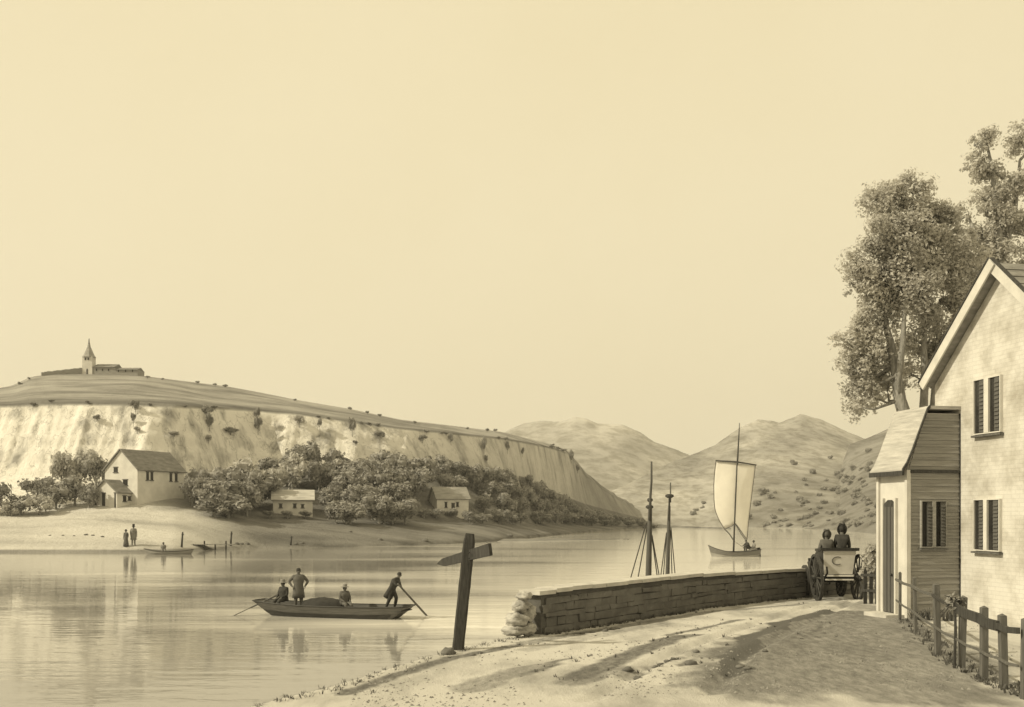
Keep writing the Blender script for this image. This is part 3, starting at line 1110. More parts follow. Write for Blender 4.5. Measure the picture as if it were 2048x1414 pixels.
# the church on the hilltop
p = left_pt(178, 747)
k = p.y / F
ch = thing('church', 'small church with tower and spire on the bare hilltop', 'church', p)
b = MB()
b.box(p + Vector((0, 0, 17 * k - 1)), (20 * k, 17 * k, 34 * k + 2))
tw = b.build('tower', M['plaster_far'], ch)
b = MB()
for i, dx in enumerate((-3.5, 2.5)):
    b.box(p + Vector((dx * k, -8.5 * k - 0.03, 29 * k)), (2.6 * k, 0.1, 5 * k))
b.build('belfry_opening', M['glass'], tw)
b = MB()
b.prism([p + Vector((-1.4 * k, -8.5 * k - 0.07, -0.2)), p + Vector((1.4 * k, -8.5 * k - 0.07, -0.2)), p + Vector((1.4 * k, -8.5 * k - 0.07, 8 * k)), p + Vector((0, -8.5 * k - 0.07, 10 * k)), p + Vector((-1.4 * k, -8.5 * k - 0.07, 8 * k))], (0, 0.1, 0))
b.build('door', M['dark_wood'], tw)
b = MB()
T = Matrix.Translation(p + Vector((0, 0, 34 * k)))
b.lathe([(13.5 * k, -1.0 * k), (10.0 * k, 4 * k), (3.0 * k, 21 * k), (1.3 * k, 30 * k)], 8, T @ Matrix.Rotation(R(22.5), 4, 'Z'))
sp = b.build('spire', mat('spire_lead', 0.40, 0.3, 0.6, (1, 1, 3)), ch)
b = MB()
b.path([p + Vector((0, 0, 62 * k)), p + Vector((0.2 * k, 0, 63 * k + 1.1))], [1.3 * k, 0.7 * k], 7)
b.blob(p + Vector((0, 0, 61 * k)), (2.0 * k, 2.0 * k, 2.2 * k), 0.05, 3)
b.build('finial', M['iron'], sp)


def gable_range(nm, x0, x1, zt, ze, depth, rm, wm, par):
    b = MB()
    b.box(p + Vector(((x0 + x1) / 2 * k, depth / 2 - 1.0, ze / 2 * k - 0.8)), ((x1 - x0) * k, depth, ze * k + 1.6))
    w_ = b.build(nm, wm, par)
    b = MB()
    y0 = -1.0 - 0.35
    b.prism([p + Vector((x0 * k, y0, (ze - 0.5) * k)), p + Vector((x0 * k, -1 + depth / 2, zt * k)), p + Vector((x0 * k, -1 + depth + .35, (ze - 0.5) * k))], ((x1 - x0) * k, 0, 0))
    b.build('roof', rm, w_)
    return w_


nv = gable_range('nave', 10.2, 54, 22, 13, 6.5, M['shingle_far'], M['boards'], ch)
cn = gable_range('chancel', 54.2, 100, 14, 8, 5.0, M['shingle_far'], M['boards'], ch)
for nm, xs_, z0, par in (('window', (18, 30, 42), 5, nv), ('window', (62, 76, 90), 3, cn)):
    for x_ in xs_:
        b = MB()
        b.box(p + Vector((x_ * k, -1.03, (z0 + 2.2) * k)), (2.2 * k, 0.12, 4.4 * k))
        b.build(nm, M['glass'], par)
q0, q1 = left_pt(84, 752), left_pt(165, 748)
wl = MB()
for i in range(14):
    a, c = q0.lerp(q1, i / 14), q0.lerp(q1, (i + 1) / 14)
    hh = lerp(0.9, 1.6, i / 13)
    wl.box((a + c) / 2 + Vector((0, -0.4, hh / 2 - 0.35)), ((c - a).length + 0.02, 0.6 + 0.02 * (i % 2), hh + 0.7 + 0.12 * (i % 3)), math.atan2((c - a).y, (c - a).x))
tag(wl.build('churchyard_wall', M['boards']), 'long low stone wall left of the hilltop church', 'wall')
# ------------------------------------------------------------------ people
def skin_body(nodes, edges, root):
    me = bpy.data.meshes.new('body')
    names = list(nodes)
    me.from_pydata([nodes[n][0] for n in names], [(names.index(a), names.index(b)) for a, b in edges], [])
    o = bpy.data.objects.new('body', me)
    COL.objects.link(o)
    o.modifiers.new('Skin', 'SKIN')
    lay = me.skin_vertices[0].data
    for i, n in enumerate(names):
        r = nodes[n][1]
        lay[i].radius = r if isinstance(r, tuple) else (r, r)
        lay[i].use_root = n == root
    s = o.modifiers.new('Sub', 'SUBSURF')
    s.levels = s.render_levels = 1
    bpy.context.view_layer.update()
    dg = bpy.context.evaluated_depsgraph_get()
    out = bpy.data.meshes.new_from_object(o.evaluated_get(dg))
    bpy.data.objects.remove(o)
    return out


POSES = {
    'stand': dict(pelvis=(0, 0, .92), spine=(0, .01, 1.14), chest=(0, 0, 1.34), neck=(0, 0, 1.48), hl=(0, -.01, 1.56), hm=(0, -.02, 1.64), ht=(0, -.01, 1.71),
                  hip=(.09, 0, .86), knee=(.10, -.03, .48), ank=(.11, .01, .08), toe=(.13, -.15, .04), sho=(.19, 0, 1.40), elb=(.25, .03, 1.12), wri=(.24, -.07, .88)),
    'akimbo': dict(pelvis=(0, 0, .92), spine=(0, .01, 1.14), chest=(0, 0, 1.34), neck=(0, 0, 1.48), hl=(0, -.01, 1.56), hm=(0, -.02, 1.64), ht=(0, -.01, 1.71),
                   hip=(.09, 0, .86), knee=(.11, -.03, .48), ank=(.14, .01, .08), toe=(.16, -.15, .04), sho=(.20, 0, 1.40), elb=(.40, .04, 1.18), wri=(.27, -.08, 1.00)),
    'sit': dict(pelvis=(0, 0, .10), spine=(0, .02, .32), chest=(0, .01, .50), neck=(0, -.01, .64), hl=(0, -.03, .72), hm=(0, -.04, .80), ht=(0, -.03, .87),
                hip=(.10, -.05, .09), knee=(.13, -.44, .08), ank=(.13, -.46, -.34), toe=(.14, -.60, -.38), sho=(.19, .01, .57), elb=(.25, -.04, .30), wri=(.15, -.26, .20)),
    'crouch': dict(pelvis=(0, .10, .10), spine=(0, 0, .30), chest=(0, -.10, .46), neck=(0, -.17, .58), hl=(0, -.21, .65), hm=(0, -.24, .72), ht=(0, -.24, .79),
                   hip=(.10, .03, .10), knee=(.15, -.36, .20), ank=(.14, -.26, -.20), toe=(.15, -.40, -.24), sho=(.19, -.10, .52), elb=(.26, -.28, .32), wri=(.16, -.45, .30)),
}


def person(label, loc, rz, pose, cloth, hat=None, hatm=None, skirt=False, coat=True, scale=1.0, custom=None, group=None, hair=True):
    P = dict(POSES[pose])
    P.update(custom or {})
    root = thing('person', label, 'person', loc, group, rz)
    root.scale = (scale,) * 3
    N, E = {}, []

    def node(n, p, r, par=None):
        N[n] = (Vector(p), r)
        if par:
            E.append((par, n))
    node('pelvis', P['pelvis'], (.17, .14))
    node('spine', P['spine'], (.165, .135), 'pelvis')
    node('chest', P['chest'], (.20, .15), 'spine')
    node('neck', P['neck'], .058, 'chest')
    node('hl', P['hl'], (.078, .085), 'neck')
    node('hm', P['hm'], (.088, .10), 'hl')
    node('ht', P['ht'], .060, 'hm')
    hands = {}
    for sx, s in ((1, 'L'), (-1, 'R')):
        g = lambda n: (Vector((P[n][0] * sx, P[n][1], P[n][2])) if (n + s) not in P else Vector(P[n + s]))
        node('sho' + s, g('sho'), .092, 'chest')
        node('elb' + s, g('elb'), .068, 'sho' + s)
        node('wri' + s, g('wri'), .042, 'elb' + s)
        d = (g('wri') - g('elb')).normalized()
        node('palm' + s, g('wri') + d * .07, (.040, .022), 'wri' + s)
        hands[s] = (g('wri') + d * .09, d)
        node('hip' + s, g('hip'), .115, 'pelvis')
        node('knee' + s, g('knee'), .088, 'hip' + s)
        node('ank' + s, g('ank'), .060, 'knee' + s)
        node('toe' + s, g('toe'), .046, 'ank' + s)
    me = skin_body(N, E, 'pelvis')
    fb = MB()
    hm, hl = Vector(P['hm']), Vector(P['hl'])
    fw = Vector((0, -1, 0))
    mid = (hm + hl) / 2
    fb.blob(mid + fw * .10, (.016, .026, .026), 0, 1, 6, 4)                      # nose
    for sx in (-1, 1):
        fb.blob(mid + Vector((sx * .088, .005, .005)), (.012, .024, .034), 0, 1, 6, 4)   # ears
        fb.blob(hm + Vector((sx * .034, -.088, -.015)), (.013, .01, .009), 0, 1, 6, 4, mi=1)  # eyes
    fb.box(hl + Vector((0, -.086, -.01)), (.045, .012, .009), 0, 1)               # mouth
    for s, (hp, d) in hands.items():
        side = d.cross(Vector((0, 0, 1)))
        side = side.normalized() if side.length > .1 else Vector((1, 0, 0))
        nrm = side.cross(d)
        for j, ln in enumerate((.062, .075, .070, .055)):
            a = hp + side * ((j - 1.5) * .019)
            m1 = a + d * ln * .55 - nrm * .008
            fb.path([a, m1, m1 + d * ln * .4 - nrm * .028], [.0095, .009, .007], 6)
        a = hp - side * .035 - d * .05
        fb.path([a, a - side * .03 + d * .03, a - side * .034 + d * .062 - nrm * .02], [.012, .011, .008], 6)
    nv0 = len(me.vertices)
    vs = [v.co.copy() for v in me.vertices]
    fs = [tuple(p.vertices) for p in me.polygons]
    mi = []
    zn = Vector(P['neck'])
    heads = [hm, hl, Vector(P['ht'])]
    palms = [hp for hp, d in hands.values()]
    for f in fs:
        c = sum((vs[i] for i in f), Vector()) / len(f)
        if min((c - h).length for h in heads) < .13 and c.z > zn.z + .01 or min((c - h).length for h in palms) < .075:
            mi.append(1)
        else:
            mi.append(0)
    b = MB()
    b.add(vs, fs)
    b.mi = mi
    off = len(vs)
    b.v += fb.v
    b.f += [tuple(i + off for i in f) for f in fb.f]
    b.mi += [2 if m_ == 1 else 1 for m_ in fb.mi]
    b.build('body', [cloth, M['skin'], M['cloth_dark']], root, smooth=True, local=True)
    up = (Vector(P['ht']) - hl).normalized()
    rotm = up.to_track_quat('Z', 'Y').to_matrix().to_4x4()
    T = Matrix.Translation(hm) @ rotm
    if hair:
        h = MB()
        h.blob(hm + Vector((0, .022, .022)), (.098, .102, .10), .05, 2, 12, 8)
        h.build('hair', M['cloth_dark'], root, smooth=True, local=True)
    if hat == 'brim':
        h = MB()
        h.lathe([(.10, .035), (.20, .03), (.205, .045), (.108, .062), (.10, .15), (.085, .175), (.02, .18)], 18, T)
        h.build('hat', hatm, root, smooth=False, local=True)
    elif hat == 'tall':
        h = MB()
        h.lathe([(.10, .03), (.165, .025), (.165, .045), (.102, .06), (.108, .22), (.10, .235), (.01, .235)], 18, T)
        h.build('hat', hatm, root, local=True)
    elif hat == 'bonnet':
        h = MB()
        h.blob(hm + Vector((0, .03, .02)), (.112, .12, .125), .06, 4, 14, 9)
        h.lathe([(.12, -.07), (.165, -.10), (.17, -.085), (.125, -.05)], 16, Matrix.Translation(hm + Vector((0, 0, .01))) @ Matrix.Rotation(R(72), 4, 'X'))
        for sx in (-1, 1):
            h.blob(hm + Vector((sx * .055, .05, .12)), (.06, .05, .045), .1, 6, 10, 7)
        h.build('bonnet', hatm, root, smooth=True, local=True)
    elif hat == 'cap':
        h = MB()
        h.blob(hm + Vector((0, .01, .045)), (.112, .118, .075), .05, 5, 12, 7)
        h.box(hm + Vector((0, -.12, .03)), (.13, .09, .014))
        h.build('cap', hatm, root, smooth=True, local=True)
    pz = Vector(P['pelvis'])
    if skirt:
        h = MB()
        if pose in ('stand', 'akimbo'):
            h.lathe([(.30, .05), (.27, .35), (.21, .75), (.145, 1.02), (.14, 1.10)], 18, None, 0, 1.0, .9)
        else:
            h.blob((0, -.22, .05), (.27, .36, .17), .1, 3, 14, 8)
            h.lathe([(.24, -.36), (.22, -.1), (.17, .08)], 14, Matrix.Translation((0, -.45, 0)))
        h.build('skirt', cloth, root, smooth=True, local=True)
    elif coat:
        h = MB()
        d = (Vector(P['chest']) - pz)
        rm = d.normalized().to_track_quat('Z', 'Y').to_matrix().to_4x4()
        ln = d.length
        prof = [(.235, -.42), (.215, -.2), (.195, -.03), (.175, .12), (.205, ln * .75), (.215, ln), (.11, ln + .12)] if pose in ('stand', 'akimbo') else \
               [(.235, -.08), (.205, .08), (.185, .18), (.21, ln * .8), (.215, ln), (.11, ln + .12)]
        h.lathe(prof, 16, Matrix.Translation(pz) @ rm, 0, 1.12, .82)
        h.build('coat', cloth, root, smooth=True, local=True)
    return root


# ------------------------------------------------------------------ boats
def hull_parts(root, L, B, D, draft, bow_z, stern_z, bow_b, stern_b, rake_b, rake_s, m_out, m_rail, m_strake=None, thw=(), n=28):
    """local frame: bow at -x, stern at +x, waterline z = 0, D = freeboard amidships"""
    def st(i):
        u = -1 + 2 * i / n
        end = abs(u)
        eb = bow_b if u < 0 else stern_b
        hb = B / 2 * (eb + (1 - eb) * (1 - end ** 2.6))
        gz = D + ((bow_z if u < 0 else stern_z) - D) * end ** 2.2
        rk = rake_b if u < 0 else rake_s
        xg = u * L / 2
        xb = xg * (1 - rk * end)
        return xg, xb, hb, gz

    def ring(ins, zoff, zb):
        out = []
        for i in range(n + 1):
            xg, xb, hb, gz = st(i)
            hb2 = max(0.02, hb - ins)
            xg2 = xg * (1 - ins / L * 2)
            xb2 = xb * (1 - ins / L * 2)
            zk = zb + (0.10 * max(0, abs(i / n * 2 - 1) - .5))
            out.append([Vector((xg2, -hb2, gz + zoff)), Vector((lerp(xg2, xb2, .5), -hb2 * .93, lerp(gz, zk, .5))), Vector((xb2, -hb2 * .72, zk)),
                        Vector((xb2, 0, zk - 0.04)),
                        Vector((xb2, hb2 * .72, zk)), Vector((lerp(xg2, xb2, .5), hb2 * .93, lerp(gz, zk, .5))), Vector((xg2, hb2, gz + zoff))])
        return out
    b = MB()
    for ins, zb, flip in ((0, -draft, False), (.05, -draft + .12, True)):
        rg = ring(ins, 0, zb)
        vs = [v for r_ in rg for v in r_]
        fs = []
        for i in range(n):
            for j in range(6):
                q = (i * 7 + j, (i + 1) * 7 + j, (i + 1) * 7 + j + 1, i * 7 + j + 1)
                fs.append(q if not flip else q[::-1])
        fs.append(tuple(range(7)) if not flip else tuple(range(6, -1, -1)))
        e = tuple(n * 7 + j for j in range(6, -1, -1))
        fs.append(e if not flip else e[::-1])
        b.add(vs, fs)
    h = b.build('hull', m_out, root, smooth=False, local=True)
    b = MB()
    for s in (-1, 1):
        pts = [Vector((st(i)[0], s * (st(i)[2] - .01), st(i)[3] + .01)) for i in range(n + 1)]
        b.path(pts, .035, 6)
    for i in (0, n):
        xg, xb, hb, gz = st(i)
        b.path([(xg, -hb, gz + .01), (xg, hb, gz + .01)], .035, 6)
    b.build('gunwale', m_rail, h, smooth=True, local=True)
    if m_strake:
        b = MB()
        for s in (-1, 1):
            vs, fs = [], []
            for i in range(0, n):
                xg, xb, hb, gz = st(i)
                zk = -draft + 0.10 * max(0, abs(i / n * 2 - 1) - .5)
                for t in (0.98, 0.55):
                    if t > .5:
                        v = lerp(Vector((lerp(xg, xb, .5), s * hb * .93, lerp(gz, zk, .5))), Vector((xb, s * hb * .72, zk)), (t - .5) * 2)
                    v = v + Vector((0, s * .018, 0))
                    vs.append(v)
            m = len(vs) // 2
            fs = [(2 * i, 2 * i + 2, 2 * i + 3, 2 * i + 1) for i in range(m - 1)]
            b.add(vs, fs)
        b.build('strake', m_strake, h, local=True)
    for u in thw:
        i = round((u + 1) / 2 * n)
        xg, xb, hb, gz = st(i)
        b = MB()
        b.box((xg, 0, gz - .13), (.26, 2 * hb - .12, .04))
        b.build('thwart', m_rail, root, local=True)
    return st


# --- the ferry punt
fa, fb_ = on_level(545, 1229, 0), on_level(790, 1237, 0)
fc = (fa + fb_) / 2
frz = math.atan2((fb_ - fa).y, (fb_ - fa).x)
ferry = thing('ferry_boat', 'long dark flat bottomed ferry boat carrying four people and covered cargo', 'boat', fc, None, frz)
FL = (on_level(818, 1237, 0) - on_level(513, 1228, 0)).length
hull_parts(ferry, FL, 1.7, 0.50, 0.10, 0.66, 0.56, .62, .72, .26, .20, M['hull_ferry'], M['hull_dark'], M['hull_dark'], (-.5, 0.05, .45))
b = MB()
b.box((FL * .40, 0, .36), (FL * .16, 1.25, .04))
b.build('stern_deck', M['hull_dark'], ferry, local=True)


def in_ferry(px, z, side=0.0):
    """point in the ferry under photo column px"""
    u = (px - 1024) / F
    # solve centre line
    c, s = math.cos(frz), math.sin(frz)
    bx, by = fc.x - side * s, fc.y + side * c
    t = (u * by - bx) / (c - u * s)
    return Vector((bx + t * c, by + t * s, z))


person('seated person in a round straw hat nearest the boat bow', in_ferry(567, .62), R(-30), 'sit', M['cloth_dark'], 'brim', M['straw'], coat=True, scale=1.05)
person('bareheaded person standing with arms akimbo in the boat', in_ferry(597, .26), R(15), 'akimbo', M['cloth_mid'], None, None, scale=1.09)
person('hunched person in a feathered hat seated amidships behind the cargo', in_ferry(689, .52), R(35), 'sit', M['cloth_mid'], 'brim', M['cloth_grey'], scale=1.0)
# the ferryman leans back on his pole
pp = in_ferry(788, .40)
tipw = on_level(853, 1231, 0)
T_ = Matrix.Translation(pp) @ Matrix.Rotation(R(62), 4, 'Z')
Ti = T_.inverted()
grip = in_ferry(806, 1.30)
g2 = in_ferry(797, 1.45)
tipd = (tipw - grip).normalized()
top = grip - tipd * 0.45
gl, gr = Ti @ grip, Ti @ (grip - tipd * .28)
fm = person('ferryman bending forward at the boat stern with a long pole', pp, R(62), 'stand', M['cloth_dark'], None, None, coat=True,
            custom=dict(pelvis=(0, .12, .90), spine=(0, .05, 1.10), chest=(0, -.10, 1.28), neck=(0, -.22, 1.42), hl=(0, -.27, 1.49), hm=(0, -.31, 1.56), ht=(0, -.33, 1.63),
                        shoL=(.17, -.12, 1.33), shoR=(-.17, -.12, 1.33), hipL=(.09, .12, .84), hipR=(-.09, .12, .84),
                        kneeL=(.12, -.06, .50), kneeR=(-.12, .16, .46), ankL=(.12, .06, .08), ankR=(-.13, .34, .08), toeL=(.13, -.1, .04), toeR=(-.14, .19, .04),
                        elbL=tuple(lerp(Vector((.17, -.12, 1.33)), gl, .5) + Vector((.03, .04, -.07))), wriL=tuple(gl + Vector((.02, .05, .02))),
                        elbR=tuple(lerp(Vector((-.17, -.12, 1.33)), gr, .5) + Vector((-.04, .04, -.09))), wriR=tuple(gr + Vector((-.02, .05, .02)))))
b = MB()
b.path([top, grip, tipw + tipd * .5], [.04, .042, .05], 8)
tag(b.build('boat_pole', M['mid_wood'], smooth=True), 'long wooden pole the ferryman pushes into the water', 'pole')
b = MB()
a0 = in_ferry(556, .92)
a1 = on_level(468, 1231, 0)
d = (a1 - a0).normalized()
b.path([a0 - d * .35, a1 - d * .8], [.032, .035], 8)
oar = tag(b.build('oar', M['mid_wood'], smooth=True), 'thin oar trailing from the boat bow into the water', 'oar')
b = MB()
b.beam(a1 - d * 1.0, a1 + d * .3, .16, .03)
b.build('blade', M['mid_wood'], oar)
# covered cargo
b = MB()
cg = []
for i in range(25):
    t = i / 24
    q = in_ferry(lerp(606, 690, t), 0)
    ww = .55 * math.sin(math.pi * min(max(t, .03), .97)) ** .35
    hh = .60 + .26 * math.sin(math.pi * (t * .86 + .07)) ** .8 + .03 * nz(t * 9, 2)
    for j in range(9):
        a = math.pi * j / 8
        side = Vector((-math.sin(frz), math.cos(frz), 0))
        cg.append(q + side * (ww * math.cos(a)) + Vector((0, 0, .12 + (hh - .12) * math.sin(a) ** .7 + .02 * nz(t * 14, j * .9))))
fs = [(i * 9 + j, (i + 1) * 9 + j, (i + 1) * 9 + j + 1, i * 9 + j + 1) for i in range(24) for j in range(8)]
fs += [tuple(range(9)), tuple(24 * 9 + j for j in range(8, -1, -1))]
b.add(cg, fs)
tag(b.build('cargo_bundle', M['tarp'], smooth=True), 'dark tarpaulin covered cargo heaped in the middle of the ferry boat', 'cargo')

# --- the sailing boat
sc_ = on_level(1468, 1113, 0)
SY = sc_.y
sk = SY / F
sail_root = thing('sailing_boat', 'small open boat with one tall mast and square white sail', 'sailboat', sc_, None, R(4))
hull_parts(sail_root, 105 * sk, 1.9, .52, .22, 1.25, .80, .05, .55, .16, .04, M['hull_mid'], M['hull_dark'], M['boards'], (-.35, .2))
lp = lambda x, y, dy=0.0: Matrix.Rotation(R(-4), 3, 'Z') @ (at(x, y, SY + dy) - sc_)
b = MB()
b.path([lp(1467, 1108), lp(1469, 1050), lp(1474, 930), lp(1479, 846)], [.11, .09, .075, .04], 9)
b.build('mast', M['dark_wood'], sail_root, smooth=True, local=True)
b = MB()
b.path([lp(1431, 921, .50), lp(1474, 924, .30), lp(1513, 930, .50)], [.07, .10, .06], 8)
b.build('yard', M['dark_wood'], sail_root, smooth=True, local=True)
b = MB()
ls = [(922, 1432), (945, 1429), (970, 1427.5), (1000, 1428), (1020, 1430), (1040, 1438), (1058, 1449)]
rs = [(930, 1511), (955, 1508), (985, 1504), (1010, 1501), (1035, 1498), (1060, 1495.5), (1080, 1494)]
lower = {0.0: 1058, .33: 1052, .45: 1046, .55: 1050, 1.0: 1080}
cols_, rows_ = 16, 20
vs, fs = [], []
tab = sorted(lower.items())
for i in range(cols_ + 1):
    t = i / cols_
    ybot = interp(tab, t)
    for j in range(rows_ + 1):
        s = j / rows_
        yl = lerp(922, 1058, s)
        yr = lerp(930, 1080, s)
        xl, xr = interp(ls, yl), interp(rs, yr)
        y = lerp(lerp(922, 930, t), ybot, s)
        x_ = lerp(xl, xr, t)
        belly = .62 - .46 * math.sin(math.pi * t) * math.sin(math.pi * min(1, s * .8 + .1))
        vs.append(lp(x_, y, belly))
for i in range(cols_):
    for j in range(rows_):
        a = i * (rows_ + 1) + j
        fs.append((a, a + 1, a + rows_ + 2, a + rows_ + 1))
b.add(vs, fs)
sl = b.build('sail', M['sail'], sail_root, smooth=True, local=True)
so = sl.modifiers.new('Thickness', 'SOLIDIFY')
so.thickness = .02
b = MB()
edge_ = [vs[j] for j in range(rows_ + 1)] + [vs[i * (rows_ + 1) + rows_] for i in range(1, cols_ + 1)] + [vs[cols_ * (rows_ + 1) + j] for j in range(rows_ - 1, -1, -1)]
b.path(edge_, .035, 6)
b.build('bolt_rope', M['rope'], sl, smooth=True, local=True)
for nm, pts, r_ in (('tack_line', [lp(1449, 1058, .16), lp(1459, 1068), lp(1468, 1082)], .07), ('sheet', [lp(1470, 1046, .1), lp(1482, 1067), lp(1494, 1084)], .05),
                    ('brace', [lp(1468, 1082), lp(1490, 1097)], .02), ('halyard', [lp(1476, 930, .1), lp(1479, 855)], .03)):
    b = MB()
    b.path(pts, r_, 6)
    b.build(nm, M['rope'], sail_root, local=True)
b = MB()
b.frame(lp(1518, 1105), (.35, .06, 1.1), (1, 0, .1), (0, 1, 0), (-.1, 0, 1))
b.path([lp(1517, 1096), lp(1503, 1098)], .04, 6)
b.build('rudder', M['hull_dark'], sail_root, local=True)
person('crouching dark figure hauling the sheet in the sailing boat', at(1496, 1097, SY), R(-70), 'crouch', M['cloth_dark'], None, None, scale=1.15)
person('seated figure in a pale coat and hat steering the sailing boat', at(1508, 1098, SY), R(-80), 'sit', M['cloth_grey'], 'brim', M['cloth_dark'], scale=1.0)

# --- the small boat at the far landing with its seated person
lc = on_level(337, 1108, 0)
land_boat = thing('landing_boat', 'low open rowing boat drawn up at the far landing', 'rowing boat', lc, None, R(2))
hull_parts(land_boat, 96 * lc.y / F, 1.5, .30, .12, .62, .52, .15, .5, .15, .10, M['boards'], M['hull_dark'], None, (-.3, .3))
person('small seated person in the low rowing boat at the far landing', lc + Vector((-.6, 0, .38)), R(20), 'sit', M['cloth_grey'], 'cap', M['cloth_dark'], scale=1.1)
for xx, sc2, lb, cl in ((252, 1.0, 'shorter of the two people standing on the far shore', 'cloth_mid'), (267, 1.22, 'taller of the two people standing on the far shore', 'cloth_grey')):
    person(lb, left_pt(xx, 1093 if xx < 260 else 1091), R(-10 if xx < 260 else 30), 'stand', M[cl], 'brim' if xx < 260 else 'tall', M['cloth_dark'], skirt=xx < 260, scale=sc2 * 1.18)

# far landing: posts, jetty, stones
for i, (xx, yb, hpx, lb) in enumerate([(363, 1098, 30, 'thin mooring post beside the low rowing boat'), (461, 1091, 28, 'tall mooring post at the end of the far jetty'), (581, 1090, 18, 'short mooring post on the dark shore right of the jetty')]):
    p = left_pt(xx, min(yb, 1094))
    s = p.y / F
    b = MB()
    b.path([p - Vector((0, 0, .3)), p + Vector((.15, 0, hpx * s))], [.14, .10], 8)
    b.path([p + Vector((.15, 0, hpx * s * .8)), p + Vector((.15, 0, hpx * s * .86))], .16, 8)
    tag(b.build('mooring_post', M['dark_wood'], smooth=True), lb, 'post')
for i, (xx, yb, r_) in enumerate([(100, 1071, 3), (126, 1071, 3), (148, 1072, 3), (172, 1070, 5), (186, 1071, 4), (205, 1074, 4)]):
    p = left_pt(xx, yb)
    s = p.y / F
    b = MB()
    b.blob(p, (r_ * s, r_ * s * .7, r_ * s * .5), .25, i)
    tag(b.build('stone', M['rock'], smooth=True), 'dark stone in the row across the far meadow', 'stone', 'stones in a row on the far meadow')
for i, (xx, yb, r_) in enumerate([(474, 1088, 6), (483, 1088, 5), (494, 1088, 6), (592, 1088, 5), (604, 1087, 6), (760, 1080, 6), (850, 1082, 8), (1020, 1072, 7), (700, 1064, 5), (1060, 1076, 6)]):
    p = left_pt(xx, yb)
    s = p.y / F
    b = MB()
    b.blob(p, (r_ * s, r_ * s * .7, r_ * s * .55), .25, i + 20)
    tag(b.build('boulder', M['rock'], smooth=True), 'dark rounded boulder at the water edge of the far shore', 'boulder', 'boulders along the far shore')
j0, j1 = at(384, 1089, 128.5), at(470, 1089, 130)
jt = thing('jetty', 'low plank jetty beside the mooring posts on the far shore', 'jetty', Vector((j0.x, j0.y, 0)))
b = MB()
nb = 18
for i in range(nb):
    a = j0.lerp(j1, (i + .5) / nb)
    b.box(a + Vector((0, 0, .02 * (i % 2))), ((j1 - j0).length / nb * .92, 1.6, .10), R(1))
b.build('deck', M['boards'], jt)
for i in range(4):
    for dy in (-.7,):
        a = j0.lerp(j1, (i + .3) / 4)
        b = MB()
        b.path([Vector((a.x, a.y + dy, -1)), Vector((a.x, a.y + dy, a.z + (.5 if i % 2 else .1)))], .10, 7)
        b.build('post', M['dark_wood'], jt)

# --- the two-masted vessel lying below the quay
vd = Vector((1.6, 5.0, 0)).normalized()
vc = Vector((5.95, 39.5, 0))
vrz = math.atan2(-vd.y, -vd.x) + math.pi
ship = thing('coasting_vessel', 'two masted coasting vessel moored behind the stone wall with furled rig', 'ship', vc, None, vrz)
hull_parts(ship, 12.0, 3.2, .95, .6, 1.45, 1.25, .05, .6, .12, .06, M['hull_mid'], M['hull_dark'], M['hull_dark'], ())
b = MB()
for i in range(16):
    u = -0.86 + 1.7 * i / 15
    b.box((u * 6, 0, .62), (.62, 2 * 1.6 * (.05 + .93 * (1 - abs(u) ** 2.6)) * .93, .06))
b.build('deck', M['boards'], ship, local=True)
b = MB()
b.path([(-5.6, 0, 1.35), (-8.2, 0, 2.1)], [.14, .07], 8)
b.build('bowsprit', M['dark_wood'], ship, local=True, smooth=True)


def ship_mast(Y, base, tops, topx, shr, thick):
    pxb, pxt, pyt = base
    inv = Matrix.Rotation(-vrz, 3, 'Z')
    f_ = lambda x, y, dy=0: inv @ (at(x, y, Y + dy) - vc)
    s = Y / F
    zb = inv @ (Vector(((pxb - 1024) / F * Y, Y, .6)) - vc)
    b = MB()
    b.path([zb, f_(pxb, 1150), f_(lerp(pxb, pxt, .4), 1050), f_(lerp(pxb, pxt, .6), 1012)], [thick * s, thick * s, thick * .8 * s, thick * .6 * s], 10)
    b.path([f_(lerp(pxb, pxt, .42), 1040, -.1), f_(lerp(pxb, pxt, .65), 990, -.1), f_(pxt, pyt + 40, -.1), f_(pxt, pyt, -.1)], [thick * .5 * s, thick * .42 * s, thick * .36 * s, thick * .3 * s], 8)
    m_ = b.build('mast', M['mast_wood'], ship, smooth=True, local=True)
    for (x_, y_, w_) in tops:
        b = MB()
        c = f_(x_, y_)
        b.lathe([(w_ * .5 * s, -3 * s), (w_ * s, 0), (w_ * .9 * s, 3.5 * s), (w_ * .4 * s, 5 * s)], 10, Matrix.Translation(c))
        b.build('mast_top', M['dark_wood'], m_, local=True)
    for (x0, y0, x1, y1, dy) in shr:
        b = MB()
        a, c = f_(x0, y0), f_(x1, y1, dy)
        d_ = (c - a)
        e = a + d_ * ((a.z - .9) / max(.1, (a.z - c.z)))
        b.path([a, e], .022, 6)
        b.build('shroud', M['rope'], ship, local=True)
    return m_


ship_mast(37.0, (1297, 1303, 923), [(1300, 1001, 6), (1299, 1015, 8)], 0,
          [(1293, 1045, 1263, 1150, .4), (1295, 1050, 1277, 1150, .8), (1304, 1070, 1318, 1150, .3), (1304, 1075, 1314, 1150, .7)], 6.2)
ship_mast(42.0, (1335, 1341, 965), [(1339, 993, 9)], 0,
          [(1333, 1065, 1322, 1148, .3), (1333, 1070, 1327, 1148, .7), (1342, 1055, 1350, 1148, .3), (1341, 1060, 1344, 1148, .7)], 4.4)

# ------------------------------------------------------------------ quay wall
WP = [Vector((x_, y_, 0)) for x_, y_ in EDGE[5:]]
WP = WP[:6] + [Vector((22, 36, 0))]
qw = thing('quay_wall', 'long low dark stone wall along the river side of the road', 'wall', Vector((0.3, 20.5, 2.1)))


